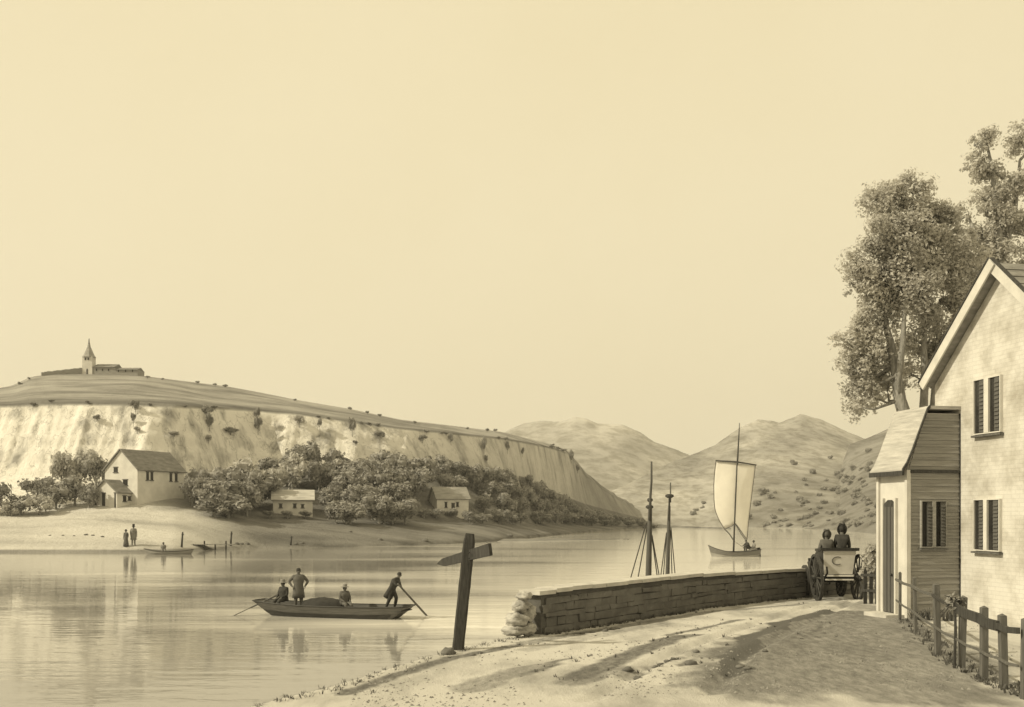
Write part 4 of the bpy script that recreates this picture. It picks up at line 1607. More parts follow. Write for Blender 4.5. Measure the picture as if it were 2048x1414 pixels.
def along(s):
    for a, b2 in zip(WP, WP[1:]):
        l = (b2 - a).length
        if s <= l:
            d_ = (b2 - a).normalized()
            return a + d_ * s, d_
        s -= l
    return WP[-1], (WP[-1] - WP[-2]).normalized()


def wtop(s):
    return interp([(0, 2.96), (1.0, 3.0), (6, 3.0), (12, 2.92), (16, 2.84), (30, 2.84)], s)


WLEN = sum((b2 - a).length for a, b2 in zip(WP, WP[1:]))
rng = random.Random(3)
core, msn, cop = MB(), MB(), MB()
s = 0.25
while s < WLEN - .3:
    p0, d_ = along(s)
    p1, _ = along(s + .62)
    mid_ = (p0 + p1) / 2
    nrm = Vector((d_.y, -d_.x, 0))
    core.frame(mid_ + Vector((0, 0, (wtop(s) - 1.2) / 2 - .02)), ((p1 - p0).length + .03, .40, wtop(s) + 1.2 - .06), p1 - p0, nrm, (0, 0, 1))
    s += .6
z = 1.95
r_ = 0
while z < 2.96:
    hh = rng.uniform(.09, .20)
    s = rng.uniform(.2, .5)
    while s < WLEN - .6:
        L_ = rng.uniform(.25, 1.15)
        p0, d_ = along(s)
        p1, _ = along(s + L_)
        d_ = (p1 - p0).normalized()
        nrm = Vector((d_.y, -d_.x, 0))
        zz = z
        if zz + hh < wtop(s) - .02:
            for side in (1, -1):
                dep = rng.uniform(.02, .06)
                c = (p0 + p1) / 2 + nrm * side * (.20 + dep / 2 - .01) + Vector((0, 0, zz + hh / 2))
                o = len(msn.v)
                msn.frame(c, (L_ - .012, dep + .02, hh - rng.uniform(.004, .022)), d_, nrm, Vector((rng.uniform(-.02, .02), 0, 1)))
                for q in range(o, o + 8):
                    msn.v[q] += Vector((rng.uniform(-.018, .018), rng.uniform(-.015, .015), rng.uniform(-.022, .022)))
        s += L_
    z += hh
s = .1
while s < WLEN - .6:
    L_ = rng.uniform(.55, 1.0)
    p0, d_ = along(s)
    p1, _ = along(s + L_)
    d_ = (p1 - p0).normalized()
    nrm = Vector((d_.y, -d_.x, 0))
    c = (p0 + p1) / 2 + Vector((0, 0, wtop(s) + .01 + rng.uniform(-.01, .012)))
    cop.frame(c, (L_ - .012, .56 + rng.uniform(-.02, .02), .085), d_, nrm, (0, 0, 1))
    s += L_
core.build('core', M['mortar'], qw)
tag(msn.build('masonry', M['stone'], qw), 'dark rough coursed stones')
tag(cop.build('coping', M['stone_pale'], qw), 'pale flat coping stones')
for i, (x_, y_, rx, rz_) in enumerate([(1048, 1192, .17, .09), (1042, 1212, .20, .14), (1034, 1238, .24, .16), (1030, 1260, .27, .13), (1056, 1226, .16, .18), (1054, 1256, .18, .16)]):
    c = at(x_, y_, 20.2 + (.15 if i > 3 else 0))
    b = MB()
    b.blob(c, (rx, .26, rz_ * .95), .26, i + 3, 18, 13, freq=2.3)
    tag(b.build('end_stone', M['end_stone'], qw, smooth=True), 'pale rounded stone at the broken wall end')

# ------------------------------------------------------------------ signpost
sp0 = Vector((at(916, 1300, 18.35).x, 18.35, 0))
sp0.z = ground_z(sp0.x, sp0.y)
spt = at(940, 1067, 18.25)
sg = thing('signpost', 'leaning dark wooden signpost with one slanting blank arm', 'signpost', sp0)
b = MB()
dv = (spt - sp0)
ax_ = Vector((1, 0, -dv.x / dv.z)).normalized()
vs, fs = [], []
NP = 14
for k_ in range(NP + 1):
    t = k_ / NP
    c = sp0 + dv * (t * 1.04 - .04)
    wj = (.108 + .008 * nz(k_ * .7, 4)) * (1 if k_ < NP else .72)
    wy = .10 * (1 if k_ < NP else .72)
    for sx, sy in ((-1, -.72), (-.72, -1), (.72, -1), (1, -.72), (1, .72), (.72, 1), (-.72, 1), (-1, .72)):
        vs.append(c + ax_ * sx * wj + Vector((0, sy * wy, 0)))
for k_ in range(NP):
    for j in range(8):
        fs.append((k_ * 8 + j, k_ * 8 + (j + 1) % 8, (k_ + 1) * 8 + (j + 1) % 8, (k_ + 1) * 8 + j))
fs.append(tuple(NP * 8 + j for j in range(8)))
b.add(vs, fs)
post = b.build('post', mat('post_wood', 0.05, 0.5, 5.0, (8, 8, 0.7), bump=0.6, bdist=0.015), sg)
b = MB()
al, ar = at(879, 1128, 19.0), at(984, 1098, 17.75)
dd = (ar - al).normalized()
uu = Vector((0, 0, 1))
uu = (uu - dd * uu.dot(dd)).normalized()
out_ = dd.cross(uu)
off_ = -out_ * .0
b.prism([al + uu * .0, al + dd * .22 - uu * .075, ar - uu * .115, ar + uu * .105, al + dd * .20 + uu * .075], out_ * .07)
arm = b.build('arm', M['dark_wood'], sg)
b = MB()
for dz in (-.05, .05):
    c = at(938, 1111, 18.12) + Vector((0, -.04, dz))
    b.lathe([(.018, 0), (.018, .02), (.01, .03)], 8, Matrix.Translation(c) @ Matrix.Rotation(R(90), 4, 'X'))
b.build('bolt', M['iron'], arm)
c = on_level(896, 1308, 2.1)
c.z = ground_z(c.x, c.y)
b = MB()
b.blob(c + Vector((0, 0, .04)), (.13, .10, .09), .2, 77, 12, 8)
tag(b.build('stone', M['rock'], smooth=True), 'brown stone at the foot of the leaning signpost', 'stone')

# ------------------------------------------------------------------ carriage
cp = Vector((at(1675, 1199, 28.5).x, 28.5, 0))
cp.z = ground_z(cp.x, cp.y) - .02
crz = R(-3)
car = thing('carriage', 'open carriage seen from behind with large dark wheels and letter on its back', 'carriage', cp, None, crz)


def wheel(x_, y_, r_, camber):
    T0 = Matrix.Translation((x_, y_, r_)) @ Matrix.Rotation(camber, 4, 'Y') @ Matrix.Rotation(R(90), 4, 'Y')
    b = MB()
    prof = [(r_ - .075, -.035), (r_, -.04), (r_, .04), (r_ - .075, .035)]
    vs, fs = [], []
    n = 36
    for k_ in range(n):
        t = 2 * math.pi * k_ / n
        for rr, zz in prof:
            vs.append(T0 @ Vector((rr * math.cos(t), rr * math.sin(t), zz)))
    for k_ in range(n):
        for j in range(4):
            fs.append((k_ * 4 + j, ((k_ + 1) % n) * 4 + j, ((k_ + 1) % n) * 4 + (j + 1) % 4, k_ * 4 + (j + 1) % 4))
    b.add(vs, fs)
    w_ = b.build('wheel', M['dark_wood'], car, local=True)
    b = MB()
    for k_ in range(12):
        t = 2 * math.pi * k_ / 12
        b.path([T0 @ Vector((.06 * math.cos(t), .06 * math.sin(t), 0)), T0 @ Vector(((r_ - .06) * math.cos(t), (r_ - .06) * math.sin(t), 0))], [.026, .020], 6)
    b.build('spokes', M['dark_wood'], w_, local=True)
    b = MB()
    b.lathe([(.05, -.13), (.085, -.10), (.10, 0), (.085, .10), (.05, .13)], 12, T0)
    b.build('hub', M['iron'], w_, local=True, smooth=True)


WX = .60
wheel(-WX, 0, .68, R(-3))
wheel(WX, 0, .68, R(3))
wheel(-WX + .06, 1.55, .48, R(-2))
wheel(WX - .06, 1.55, .48, R(2))
b = MB()
b.prism([(-.40, -.10, .78), (.40, -.10, .78), (.46, -.22, 1.46), (-.46, -.22, 1.46)], (0, .05, 0))
bp_ = tag(b.build('back_panel', M['pale_wood'], car, local=True), 'cream painted back panel with the letter C')
b = MB()
n = 26
vs, fs = [], []
cx, cz, ro, ri = -.05, 1.17, .125, .105
tilt = -.12 / .68
for i in range(n + 1):
    t = R(52) + R(256) * i / n
    for rr, dy in ((ro, 0), (ri, 0), (ri, -.012), (ro, -.012)):
        x_, z_ = cx + rr * 1.25 * math.cos(t), cz + rr * math.sin(t)
        vs.append((x_, -.10 + (z_ - .78) * tilt - .004 + dy, z_))
for i in range(n):
    for j in range(4):
        fs.append((i * 4 + j, (i + 1) * 4 + j, (i + 1) * 4 + (j + 1) % 4, i * 4 + (j + 1) % 4))
fs += [(0, 1, 2, 3), (n * 4 + 3, n * 4 + 2, n * 4 + 1, n * 4)]
b.add(vs, fs)
b.build('letter', M['mid_wood'], bp_, local=True)
b = MB()
for sx in (-1, 1):
    b.prism([(sx * .43, -.20, 1.45), (sx * .38, -.05, .76), (sx * .38, 1.5, .70), (sx * .40, 1.75, 1.05), (sx * .43, 1.0, 1.12), (sx * .45, .5, 1.42)], (sx * .04, 0, 0))
b.box((0, .75, .72), (.74, 1.5, .05))
b.frame((0, 1.72, .92), (.80, .04, .50), (1, 0, 0), (0, 1, -.35), (0, .35, 1))
b.build('body', M['hull_dark'], car, local=True)
b = MB()
b.box((0, -.20, 1.50), (1.10, .12, .085))
for sx in (-1, 1):
    b.beam((sx * .50, -.20, 1.50), (sx * .47, .55, 1.46), .07, .07)
b.build('top_rail', M['iron'], car, local=True)
b = MB()
b.box((0, .42, 1.02), (.78, .50, .10))
b.box((0, .14, 1.26), (.78, .10, .42))
b.build('seat', M['tarp'], car, local=True)
b = MB()
b.path([(-WX, 0, .68), (WX, 0, .68)], .045, 8)
b.path([(-WX + .06, 1.55, .48), (WX - .06, 1.55, .48)], .04, 8)
b.beam((0, 0, .66), (0, 1.55, .50), .07, .08)
b.build('axle', M['iron'], car, local=True)
for sx in (-1, 1):
    b = MB()
    b.path([(sx * .40, .55, .60), (sx * .42, .2, .70), (sx * .42, -.2, .70), (sx * .40, -.42, .82), (sx * .39, -.32, 1.0)], .03, 6)
    b.build('spring', M['iron'], car, local=True)
b = MB()
b.box((0, -.17, .74), (.86, .14, .045))
b.box((0, -.20, .63), (.78, .10, .04))
b.build('rear_step', M['pale_wood'], car, local=True)
for sx in (-1, 1):
    b = MB()
    b.path([(sx * .32, 1.6, .6), (sx * .34, 2.0, .70), (sx * .33, 2.5, .72)], [.04, .035, .03], 7)
    b.build('shaft', M['dark_wood'], car, local=True)
b = MB()
for sx in (-1, 1):
    vs, fs = [], []
    for i in range(13):
        t = R(20 + 140 * i / 12)
        for xx in (-.14, .14):
            vs.append((sx * WX + xx, -.0 + .80 * math.cos(t), .68 + .80 * math.sin(t)))
    fs = [(2 * i, 2 * i + 2, 2 * i + 3, 2 * i + 1) for i in range(12)]
carm = Matrix.Translation(cp) @ Matrix.Rotation(crz, 4, 'Z')
person('bonneted passenger on the left of the carriage seat', carm @ Vector((-.21, .40, 1.14)), crz + R(180), 'sit', M['cloth_mid'], 'bonnet', M['cloth_mid'], skirt=True, scale=.98).scale = (.80, .9, .98)
person('taller bonneted passenger on the right of the carriage seat', carm @ Vector((.24, .40, 1.22)), crz + R(165), 'sit', M['cloth_dark'], 'bonnet', M['cloth_dark'], skirt=True, scale=1.08).scale = (.84, .95, 1.08)

# ------------------------------------------------------------------ house with porch
tv = Vector((.177, -.984, 0)).normalized()     # along the gable wall, towards the viewer
ev = Vector((.984, .177, 0)).normalized()      # into the house
P0 = Vector((9.46, 22.0, 0))
ze, za, hw = 7.5, 9.52, 2.22
HB = 2.2
house = thing('house', 'tall narrow gabled house with pale brick gable wall and side porch', 'house', Vector((9.46, 22.0, 2.4)))
H = lambda s_, d_, z_: P0 + tv * s_ + ev * d_ + Vector((0, 0, z_))
HL = 6.5
b = MB()
b.prism([H(0, 0, HB), H(2 * hw, 0, HB), H(2 * hw, 0, ze), H(hw, 0, za), H(0, 0, ze)], ev * HL)
wall = b.build('wall', M['brick'], house, uv=lambda v: ((v - P0).dot(tv) + (v - P0).dot(ev), v.z))
b = MB()
sl_ = Vector((0, 0, za - ze)) + tv * hw
for sgn in (1, -1):
    c0 = H(0 if sgn > 0 else 2 * hw, -.20, ze)
    d_ = tv * (sgn * hw) + Vector((0, 0, za - ze))
    du = d_.normalized()
    nn = (Vector((0, 0, hw)) - tv * sgn * (za - ze)).normalized()
    a = c0 - du * .07 + nn * .02
    e_ = c0 + d_ + nn * .02
    b.prism([a, e_, e_ + nn * .13, a + nn * .13], ev * (HL + .5))
    for r_ in range(11):                           # courses of shingles
        q0 = a + du * ((e_ - a).length * r_ / 11) + nn * .128
        q1 = a + du * ((e_ - a).length * (r_ + 1.15) / 11 if r_ < 10 else (e_ - a).length) + nn * .14
        b.prism([q0, q1, q1 + nn * .01, q0 + nn * .045], ev * (HL + .52))
roof = b.build('roof', M['shingle'], house)
for sgn in (1, -1):
    b = MB()
    c0 = H(0 if sgn > 0 else 2 * hw, -.23, ze)
    d_ = tv * (sgn * hw) + Vector((0, 0, za - ze))
    du = d_.normalized()
    nn = (Vector((0, 0, hw)) - tv * sgn * (za - ze)).normalized()
    a = c0 - du * .10
    e_ = c0 + d_ + du * .16
    o_ = -.045 if sgn > 0 else 0
    b.prism([a - nn * .04 + ev * o_, e_ - nn * .04 + ev * o_, e_ + nn * .17 + ev * o_, a + nn * .17 + ev * o_], ev * .04)
    b.prism([a + nn * .172 + ev * (o_ - .02), e_ + nn * .172 + ev * (o_ - .02), e_ + nn * .205 + ev * (o_ - .02), a + nn * .205 + ev * (o_ - .02)], ev * .08, 1)
    b.build('bargeboard', [M['pale_wood'], M['dark_wood']], roof)


def s_at(px):
    k_ = (px - 1024) / F
    return (P0.x - k_ * P0.y) / (k_ * tv.y - tv.x)


def z_at(px, py):
    Y_ = (P0 + tv * s_at(px)).y
    return CAMZ - (py - HZ) / F * Y_


def window(name, s0, s1, s2, s3, z0, z1, org, t, n, par, fm='plaster'):
    b = MB()
    fw = .022
    zc, zh = (z0 + z1) / 2, z1 - z0
    for a in (s0 - fw / 2, s3 + fw / 2):
        b.frame(org + t * a + n * .03 + Vector((0, 0, zc)), (fw, .08, zh + 2 * fw), t, n, (0, 0, 1))
    b.frame(org + t * ((s1 + s2) / 2) + n * .035 + Vector((0, 0, zc)), (s2 - s1, .09, zh), t, n, (0, 0, 1))
    for z_ in (z0 - fw / 2, z1 + fw / 2):
        b.frame(org + t * ((s0 + s3) / 2) + n * .032 + Vector((0, 0, z_)), (s3 - s0, .085, fw), t, n, (0, 0, 1))
    w_ = b.build(name, M[fm], par)
    b = MB()
    b.frame(org + t * ((s0 + s3) / 2) + n * .05 + Vector((0, 0, z0 - .055)), (s3 - s0 + .10, .10, .04), t, n, (0, 0, 1))
    b.build('sill', M['mid_wood'], w_)
    for a, c in ((s0, s1), (s2, s3)):
        b = MB()
        b.frame(org + t * ((a + c) / 2) + n * .012 + Vector((0, 0, zc)), (c - a, .04, zh), t, n, (0, 0, 1))
        b.build('pane', M['glass'], w_)
        b = MB()
        half = (c - a) * .48
        b.frame(org + t * (c - half / 2 - .005) + n * .05 + Vector((0, 0, zc)), (half, .03, zh - .03), t, n, (0, 0, 1))
        for q in range(12):
            b.frame(org + t * (c - half / 2 - .005) + n * .068 + Vector((0, 0, z0 + .1 + (zh - .2) * q / 11)), (half * .8, .015, .05), t, n, n * -.4 + Vector((0, 0, 1)))
        b.build('shutter', M['shutter'], w_)


nW = -ev
for (xa, xb, xc, xd, y0, y1) in ((1953, 1974, 1983, 2005, 865, 757), (1953, 1973, 1980, 2003, 1100, 1000)):
    xm = (xa + xd) / 2
    window('window', s_at(xa), s_at(xb), s_at(xc), s_at(xd), z_at(xm, y0), z_at(xm, y1), P0, tv, nW, house)

# porch
W_ = P0 + tv * s_at(1918)
PD = 1.21
PWD = 1.136
zg, zpe, zpt = 2.25, 5.56, 6.78
Pq = lambda out, far, z_: W_ - ev * out - tv * far + Vector((0, 0, z_))
b = MB()
b.prism([Pq(0.0, .02, zg), Pq(PD, .02, zg), Pq(PD, .02, zpe), Pq(.80, .02, zpt), Pq(0.0, .02, zpt)], -tv * (PWD - .04))
porch = tag(b.build('porch', M['plaster'], house), 'narrow lean-to porch with steep roof')
# horizontal boards on the side that faces the viewer
b = MB()
z_ = zg + .03
nb = 0
while z_ < zpt - .12:
    def edge_out(z):
        return PD if z < zpe else lerp(PD, .80, (z - zpe) / (zpt - zpe))
    o0, o1 = edge_out(z_) - .012, edge_out(z_ + .135) - .012
    sp_ = .0
    b.prism([Pq(.01, 0.0, z_), Pq(o0, 0.0, z_), Pq(o1, .0, z_ + .135), Pq(.01, .0, z_ + .135)], tv * .012)
    b.prism([Pq(.01, -.012, z_), Pq(o0, -.012, z_), Pq(lerp(o0, o1, .35), -.012, z_ + .045), Pq(.01, -.012, z_ + .045)], tv * .014)
    z_ += .14
    nb += 1
b.build('weatherboards', M['boards'], porch)
b = MB()
b.frame(Pq(PD + .005, -.008, (zg + zpe) / 2), (.09, .09, zpe - zg), ev, tv, (0, 0, 1))
b.frame(Pq(PD + .005, PWD - .03, (zg + zpe) / 2), (.09, .09, zpe - zg), ev, tv, (0, 0, 1))
b.build('corner_post', M['pale_wood'], porch)
b = MB()
b.frame(Pq(-.02, -.03, (zg + zpt) / 2 + .0), (.05, .07, zpt - zg), ev, tv, (0, 0, 1))
b.build('downpipe', M['dark_wood'], porch)
# roof of the porch: bell-cast lean-to
prof = [(PD + .17, zpe - .06), (PD + .07, zpe + .08), (PD - .05, zpe + .34), (PD - .20, zpe + .72), (.80, zpt + .02), (.74, zpt + .08), (-.0, zpt + .08)]
b = MB()
for (o0, z0), (o1, z1) in zip(prof, prof[1:]):
    b.prism([Pq(o0, -.07, z0), Pq(o1, -.07, z1), Pq(o1, -.07, z1 + .07), Pq(o0, -.07, z0 + .07)], -tv * (PWD + .14))
prf = b.build('porch_roof', mat('pale_silvered_shingles', 0.52, 0.28, 2.2, (.6, .6, 7), bump=0.5, bdist=0.02), porch)
b = MB()
for (o0, z0), (o1, z1) in zip(prof[:-2], prof[1:-1]):
    b.prism([Pq(o0 + .01, -.075, z0 + .01), Pq(o1 + .01, -.075, z1 + .01), Pq(o1 + .01, -.075, z1 + .085), Pq(o0 + .01, -.075, z0 + .085)], tv * .045)
b.build('verge_board', M['dark_wood'], prf)
b = MB()
b.frame(Pq(PD + .16, PWD / 2, zpe - .07), (.05, PWD + .18, .10), ev, tv, (0, 0, 1))
b.build('gutter', M['dark_wood'], prf)
# eave moulding above the boards
b = MB()
b.frame(Pq(PD / 2, -.035, zpe - .03), (PD - .06, .05, .07), ev, tv, (0, 0, 1))
b.build('eave_moulding', M['dark_wood'], porch)
# porch door on the bright face and window on the boarded face
b = MB()
nD = -ev
oD = Pq(PD, 0, 0)
fA, fB = .44, .84
dz0, dz1 = zg + .08, 4.93
b.prism([oD + nD * .012 - tv * fA + Vector((0, 0, dz0)), oD + nD * .012 - tv * fB + Vector((0, 0, dz0)), oD + nD * .012 - tv * fB + Vector((0, 0, dz1 - .08)), oD + nD * .012 - tv * ((fA + fB) / 2 + .06) + Vector((0, 0, dz1)),
         oD + nD * .012 - tv * ((fA + fB) / 2 - .06) + Vector((0, 0, dz1)), oD + nD * .012 - tv * fA + Vector((0, 0, dz1 - .08))], nD * .03)
door = b.build('door', M['dark_wood'], porch)
b = MB()
for q in range(3):
    b.frame(oD + nD * .046 - tv * lerp(fA, fB, (q + .5) / 3) + Vector((0, 0, (dz0 + dz1) / 2)), (.10, .015, dz1 - dz0 - .3), tv, nD, (0, 0, 1))
b.build('panel', M['shutter'], door)
b = MB()
b.blob(oD + nD * .08 - tv * (fA + .06) + Vector((0, 0, 3.3)), (.03, .03, .03), 0, 1)
b.build('handle', M['iron'], door, smooth=True)
b = MB()
for f_ in (fA - .05, fB + .05):
    b.frame(oD + nD * .03 - tv * f_ + Vector((0, 0, (dz0 + dz1) / 2)), (.06, .07, dz1 - dz0 + .08), tv, nD, (0, 0, 1))
b.build('door_frame', M['pale_wood'], door)
b = MB()
b.frame(oD + nD * .22 - tv * (PWD / 2) + Vector((0, 0, 2.40)), (.9, .42, .12), tv, nD, (0, 0, 1))
b.build('doorstep', M['stone_pale'], porch)


def out_at(px):
    k_ = (px - 1024) / F
    # W_ - ev*o at px
    return (W_.x - k_ * W_.y) / (ev.x - k_ * ev.y)


orgp = W_ + tv * .016
yw = (W_ - ev * .6).y
zf = lambda py: CAMZ - (py - HZ) / F * yw
window('window', -out_at(1840), -out_at(1860), -out_at(1867), -out_at(1887), zf(1093), zf(1003), orgp, ev, tv, porch, 'boards')

# ------------------------------------------------------------------ fence by the house
FP = [(1800, 20.55, .98), (1832, 18.0, 1.02), (1876, 15.25, 1.08), (1922, 13.98, 1.0), (1968, 13.05, .95), (2008, 12.4, .92), (2050, 11.7, .95)]
fpos = []
for px, Y_, hh in FP:
    X_ = (px - 1024) / F * Y_
    fpos.append((Vector((X_, Y_, ground_z(X_, Y_))), hh))
fe = thing('fence', 'weathered post and rail fence running from the porch towards the viewer', 'fence', fpos[3][0])
rng = random.Random(9)
for i, (p_, hh) in enumerate(fpos):
    b = MB()
    lean = Vector((rng.uniform(-.03, .03), rng.uniform(-.03, .03), 0))
    pts = [p_ + Vector((0, 0, -.15)), p_ + lean * .5 + Vector((0, 0, hh * .5)), p_ + lean + Vector((0, 0, hh))]
    w0 = .05 if i < 2 else .084
    for a, c in zip(pts, pts[1:]):
        b.beam(a, c, w0, w0 * .95, (0, 1, 0))
    top_ = pts[-1]
    b.add([top_ + Vector((sx * w0 / 2, sy * w0 / 2, 0)) for sx, sy in ((-1, -1), (1, -1), (1, 1), (-1, 1))] + [top_ + Vector((0, 0, .028))], [(0, 1, 4), (1, 2, 4), (2, 3, 4), (3, 0, 4)])
    o = b.build('post', M['mid_wood'], fe)
for i, ((a, ha), (c, hc)) in enumerate(zip(fpos, fpos[1:])):
    for fr, w_, h_ in ((.86, .045, .075 if i >= 3 else .04), (.42, .025, .03)):
        b = MB()
        sag = Vector((0, 0, -.02))
        m_ = (a + Vector((0, 0, ha * fr)) + c + Vector((0, 0, hc * fr))) / 2 + sag
        side = Vector((-.09, -.02, 0))
        hh_ = h_ * (1.7 if (fr > .8 and i in (3, 4)) else 1)
        b.beam(a + Vector((0, 0, ha * fr)) + side, m_ + side, w_, hh_)
        b.beam(m_ + side, c + Vector((0, 0, hc * fr)) + side, w_, hh_)
        b.build('rail', M['dark_wood'] if fr > .8 and i >= 2 else M['mid_wood'], fe)


def tuft_mesh(b, c, n, h, spread, rng, w=.012):
    for _ in range(n):
        a = rng.uniform(0, 6.28)
        r_ = rng.uniform(0, spread)
        p_ = c + Vector((r_ * math.cos(a) * .5, r_ * math.sin(a) * .5, 0))
        q = p_ + Vector((math.cos(a) * spread * rng.uniform(.3, 1), math.sin(a) * spread * rng.uniform(.3, 1), h * rng.uniform(.5, 1)))
        m_ = (p_ + q) / 2 + Vector((0, 0, h * .18))
        s_ = Vector((-math.sin(a), math.cos(a), 0)) * w
        o = len(b.v)
        b.add([p_ - s_, p_ + s_, m_ + s_ * .7, m_ - s_ * .7, q], [(0, 1, 2, 3), (3, 2, 4)])


# a bramble tangled on the fence and weeds at its foot
rng = random.Random(31)
bm_ = fpos[3][0] + Vector((-.10, -.03, .92))
br_ = thing('bramble', 'dark spiky bramble tangled over the fence rail below the corner', 'plant', fpos[3][0] + Vector((-.1, -.05, 0)))
b = MB()
for k_ in range(16):
    a = rng.uniform(0, 6.28)
    d_ = Vector((math.cos(a), .4 * math.sin(a) - .2, rng.uniform(-1, .7))).normalized()
    L_ = rng.uniform(.08, .24)
    b.path([bm_, bm_ + d_ * L_ * .5 + Vector((0, 0, .03)), bm_ + d_ * L_], [.014, .01, .004], 5)
b.path([fpos[3][0] + Vector((-.12, -.06, 0)), bm_ + Vector((0, -.02, -.4)), bm_], [.02, .02, .015], 6)
b.build('stem', M['cloth_dark'], br_)
b = MB()
b.leaves(bm_, (.17, .12, .16), 150, .055, rng, .2)
b.build('foliage', M['leaf_far'], br_)
wt = thing('weeds', 'tuft of dark weeds at the foot of the porch corner', 'plant', Vector((8.6, 20.4, ground_z(8.6, 20.4))))
b = MB()
for k_ in range(6):
    X_, Y_ = 8.42 + .13 * k_, 20.55 - .06 * k_
    tuft_mesh(b, Vector((X_, Y_, ground_z(X_, Y_) - .01)), 16, .28, .16, rng, .014)
b.build('foliage', M['grass'], wt)

# shrub and short paling fence between the carriage and the porch
pf0 = at(1731, 1195, 25.6)
pf = thing('paling_fence', 'short dark paling fence squeezed between the carriage and porch', 'fence', Vector((pf0.x, 25.6, ground_z(pf0.x, 25.6))))
for k_ in range(5):
    X_ = pf0.x + .115 * k_
    Y_ = 25.6 - .1 * k_
    z0 = ground_z(X_, Y_)
    hh = (.95, .85, 1.0, 1.1, 1.2)[k_]
    b = MB()
    b.prism([(X_ - .045, Y_, z0 - .1), (X_ + .045, Y_, z0 - .1), (X_ + .045, Y_, z0 + hh - .1), (X_, Y_, z0 + hh), (X_ - .045, Y_, z0 + hh - .1)], (0, .03, 0))
    b.build('pale', M['dark_wood'], pf)
b = MB()
for z_ in (.35, .75):
    b.beam((pf0.x - .1, 25.66, pf.location.z + z_), (pf0.x + .56, 25.1, pf.location.z + z_), .04, .07)
b.build('rail', M['dark_wood'], pf)
sh = thing('shrub', 'grey leafy shrub behind the paling fence beside the porch', 'shrub', Vector((9.6, 26.3, ground_z(9.6, 26.3))))
b = MB()
rng = random.Random(8)
for (px, py, r_) in ((1738, 1112, .20), (1745, 1100, .16), (1742, 1132, .26), (1752, 1115, .20), (1735, 1145, .20), (1748, 1165, .26)):
    b.leaves(at(px, py, 26.2), (r_, r_, r_), 190, .10, rng, .5)
b.build('foliage', M['leaf'], sh)
b = MB()
for k_ in range(4):
    b.path([sh.location + Vector((0, 0, -.1)), sh.location + Vector((.1 * (k_ - 1.5), 0, .6)), at(1736 + 5 * k_, 1118, 26.2)], [.03, .02, .008], 6)
b.build('stem', M['bark'], sh)


# ------------------------------------------------------------------ the large trees by the house
def big_tree(name, label, Y, trunks, blobs, leaf, dens, seed, base):
    r = thing(name, label, 'tree', base)
    rng = random.Random(seed)
    b = MB()
    s = Y / F
    for pts in trunks:
        P_ = [at(x_, y_, Y + dy) for x_, y_, w_, dy in pts]
        b.path(P_, [w_ * s / 2 for x_, y_, w_, dy in pts], 9)
    # secondary boughs into each clump of leaves
    joints = [(at(x_, y_, Y + dy)) for pts in trunks for x_, y_, w_, dy in pts[1:]]
    for (x_, y_, r_, dy, kk) in blobs:
        c = at(x_, y_, Y + dy)
        low = [q for q in joints if q.z < c.z + .6] or joints
        j = min(low, key=lambda q: (q - c).length)
        mid_ = (j + c) / 2 + Vector((rng.uniform(-.2, .2), rng.uniform(-.2, .2), -.15))
        b.path([j, mid_, c], [.05, .035, .012], 6)
        for q in range(4):
            d_ = Vector((rng.uniform(-1, 1), rng.uniform(-1, 1), rng.uniform(-.5, 1))).normalized()
            b.path([c - d_ * .05, c + d_ * r_ * s * .85], [.018, .006], 5)
    b.build('trunk', M['bark'], r, smooth=True)
    b = MB()
    for (x_, y_, r_, dy, kk) in blobs:
        rad = r_ * s * 1.18
        c = at(x_, y_, Y + dy)
        nn = int(dens * kk * rad * rad)
        # each clump is a handful of smaller sprays
        m_ = 9
        for q in range(m_):
            d_ = Vector((rng.gauss(0, .5), rng.gauss(0, .5), rng.gauss(0, .5)))
            if d_.length > .85:
                d_ = d_.normalized() * .85
            rr = rad * rng.uniform(.38, .68)
            b.leaves(c + d_ * rad * .8, (rr, rr, rr * .8), nn // m_, leaf, rng, .15, droop=.5)
    b.build('crown', M['leaf'], r)
    return r


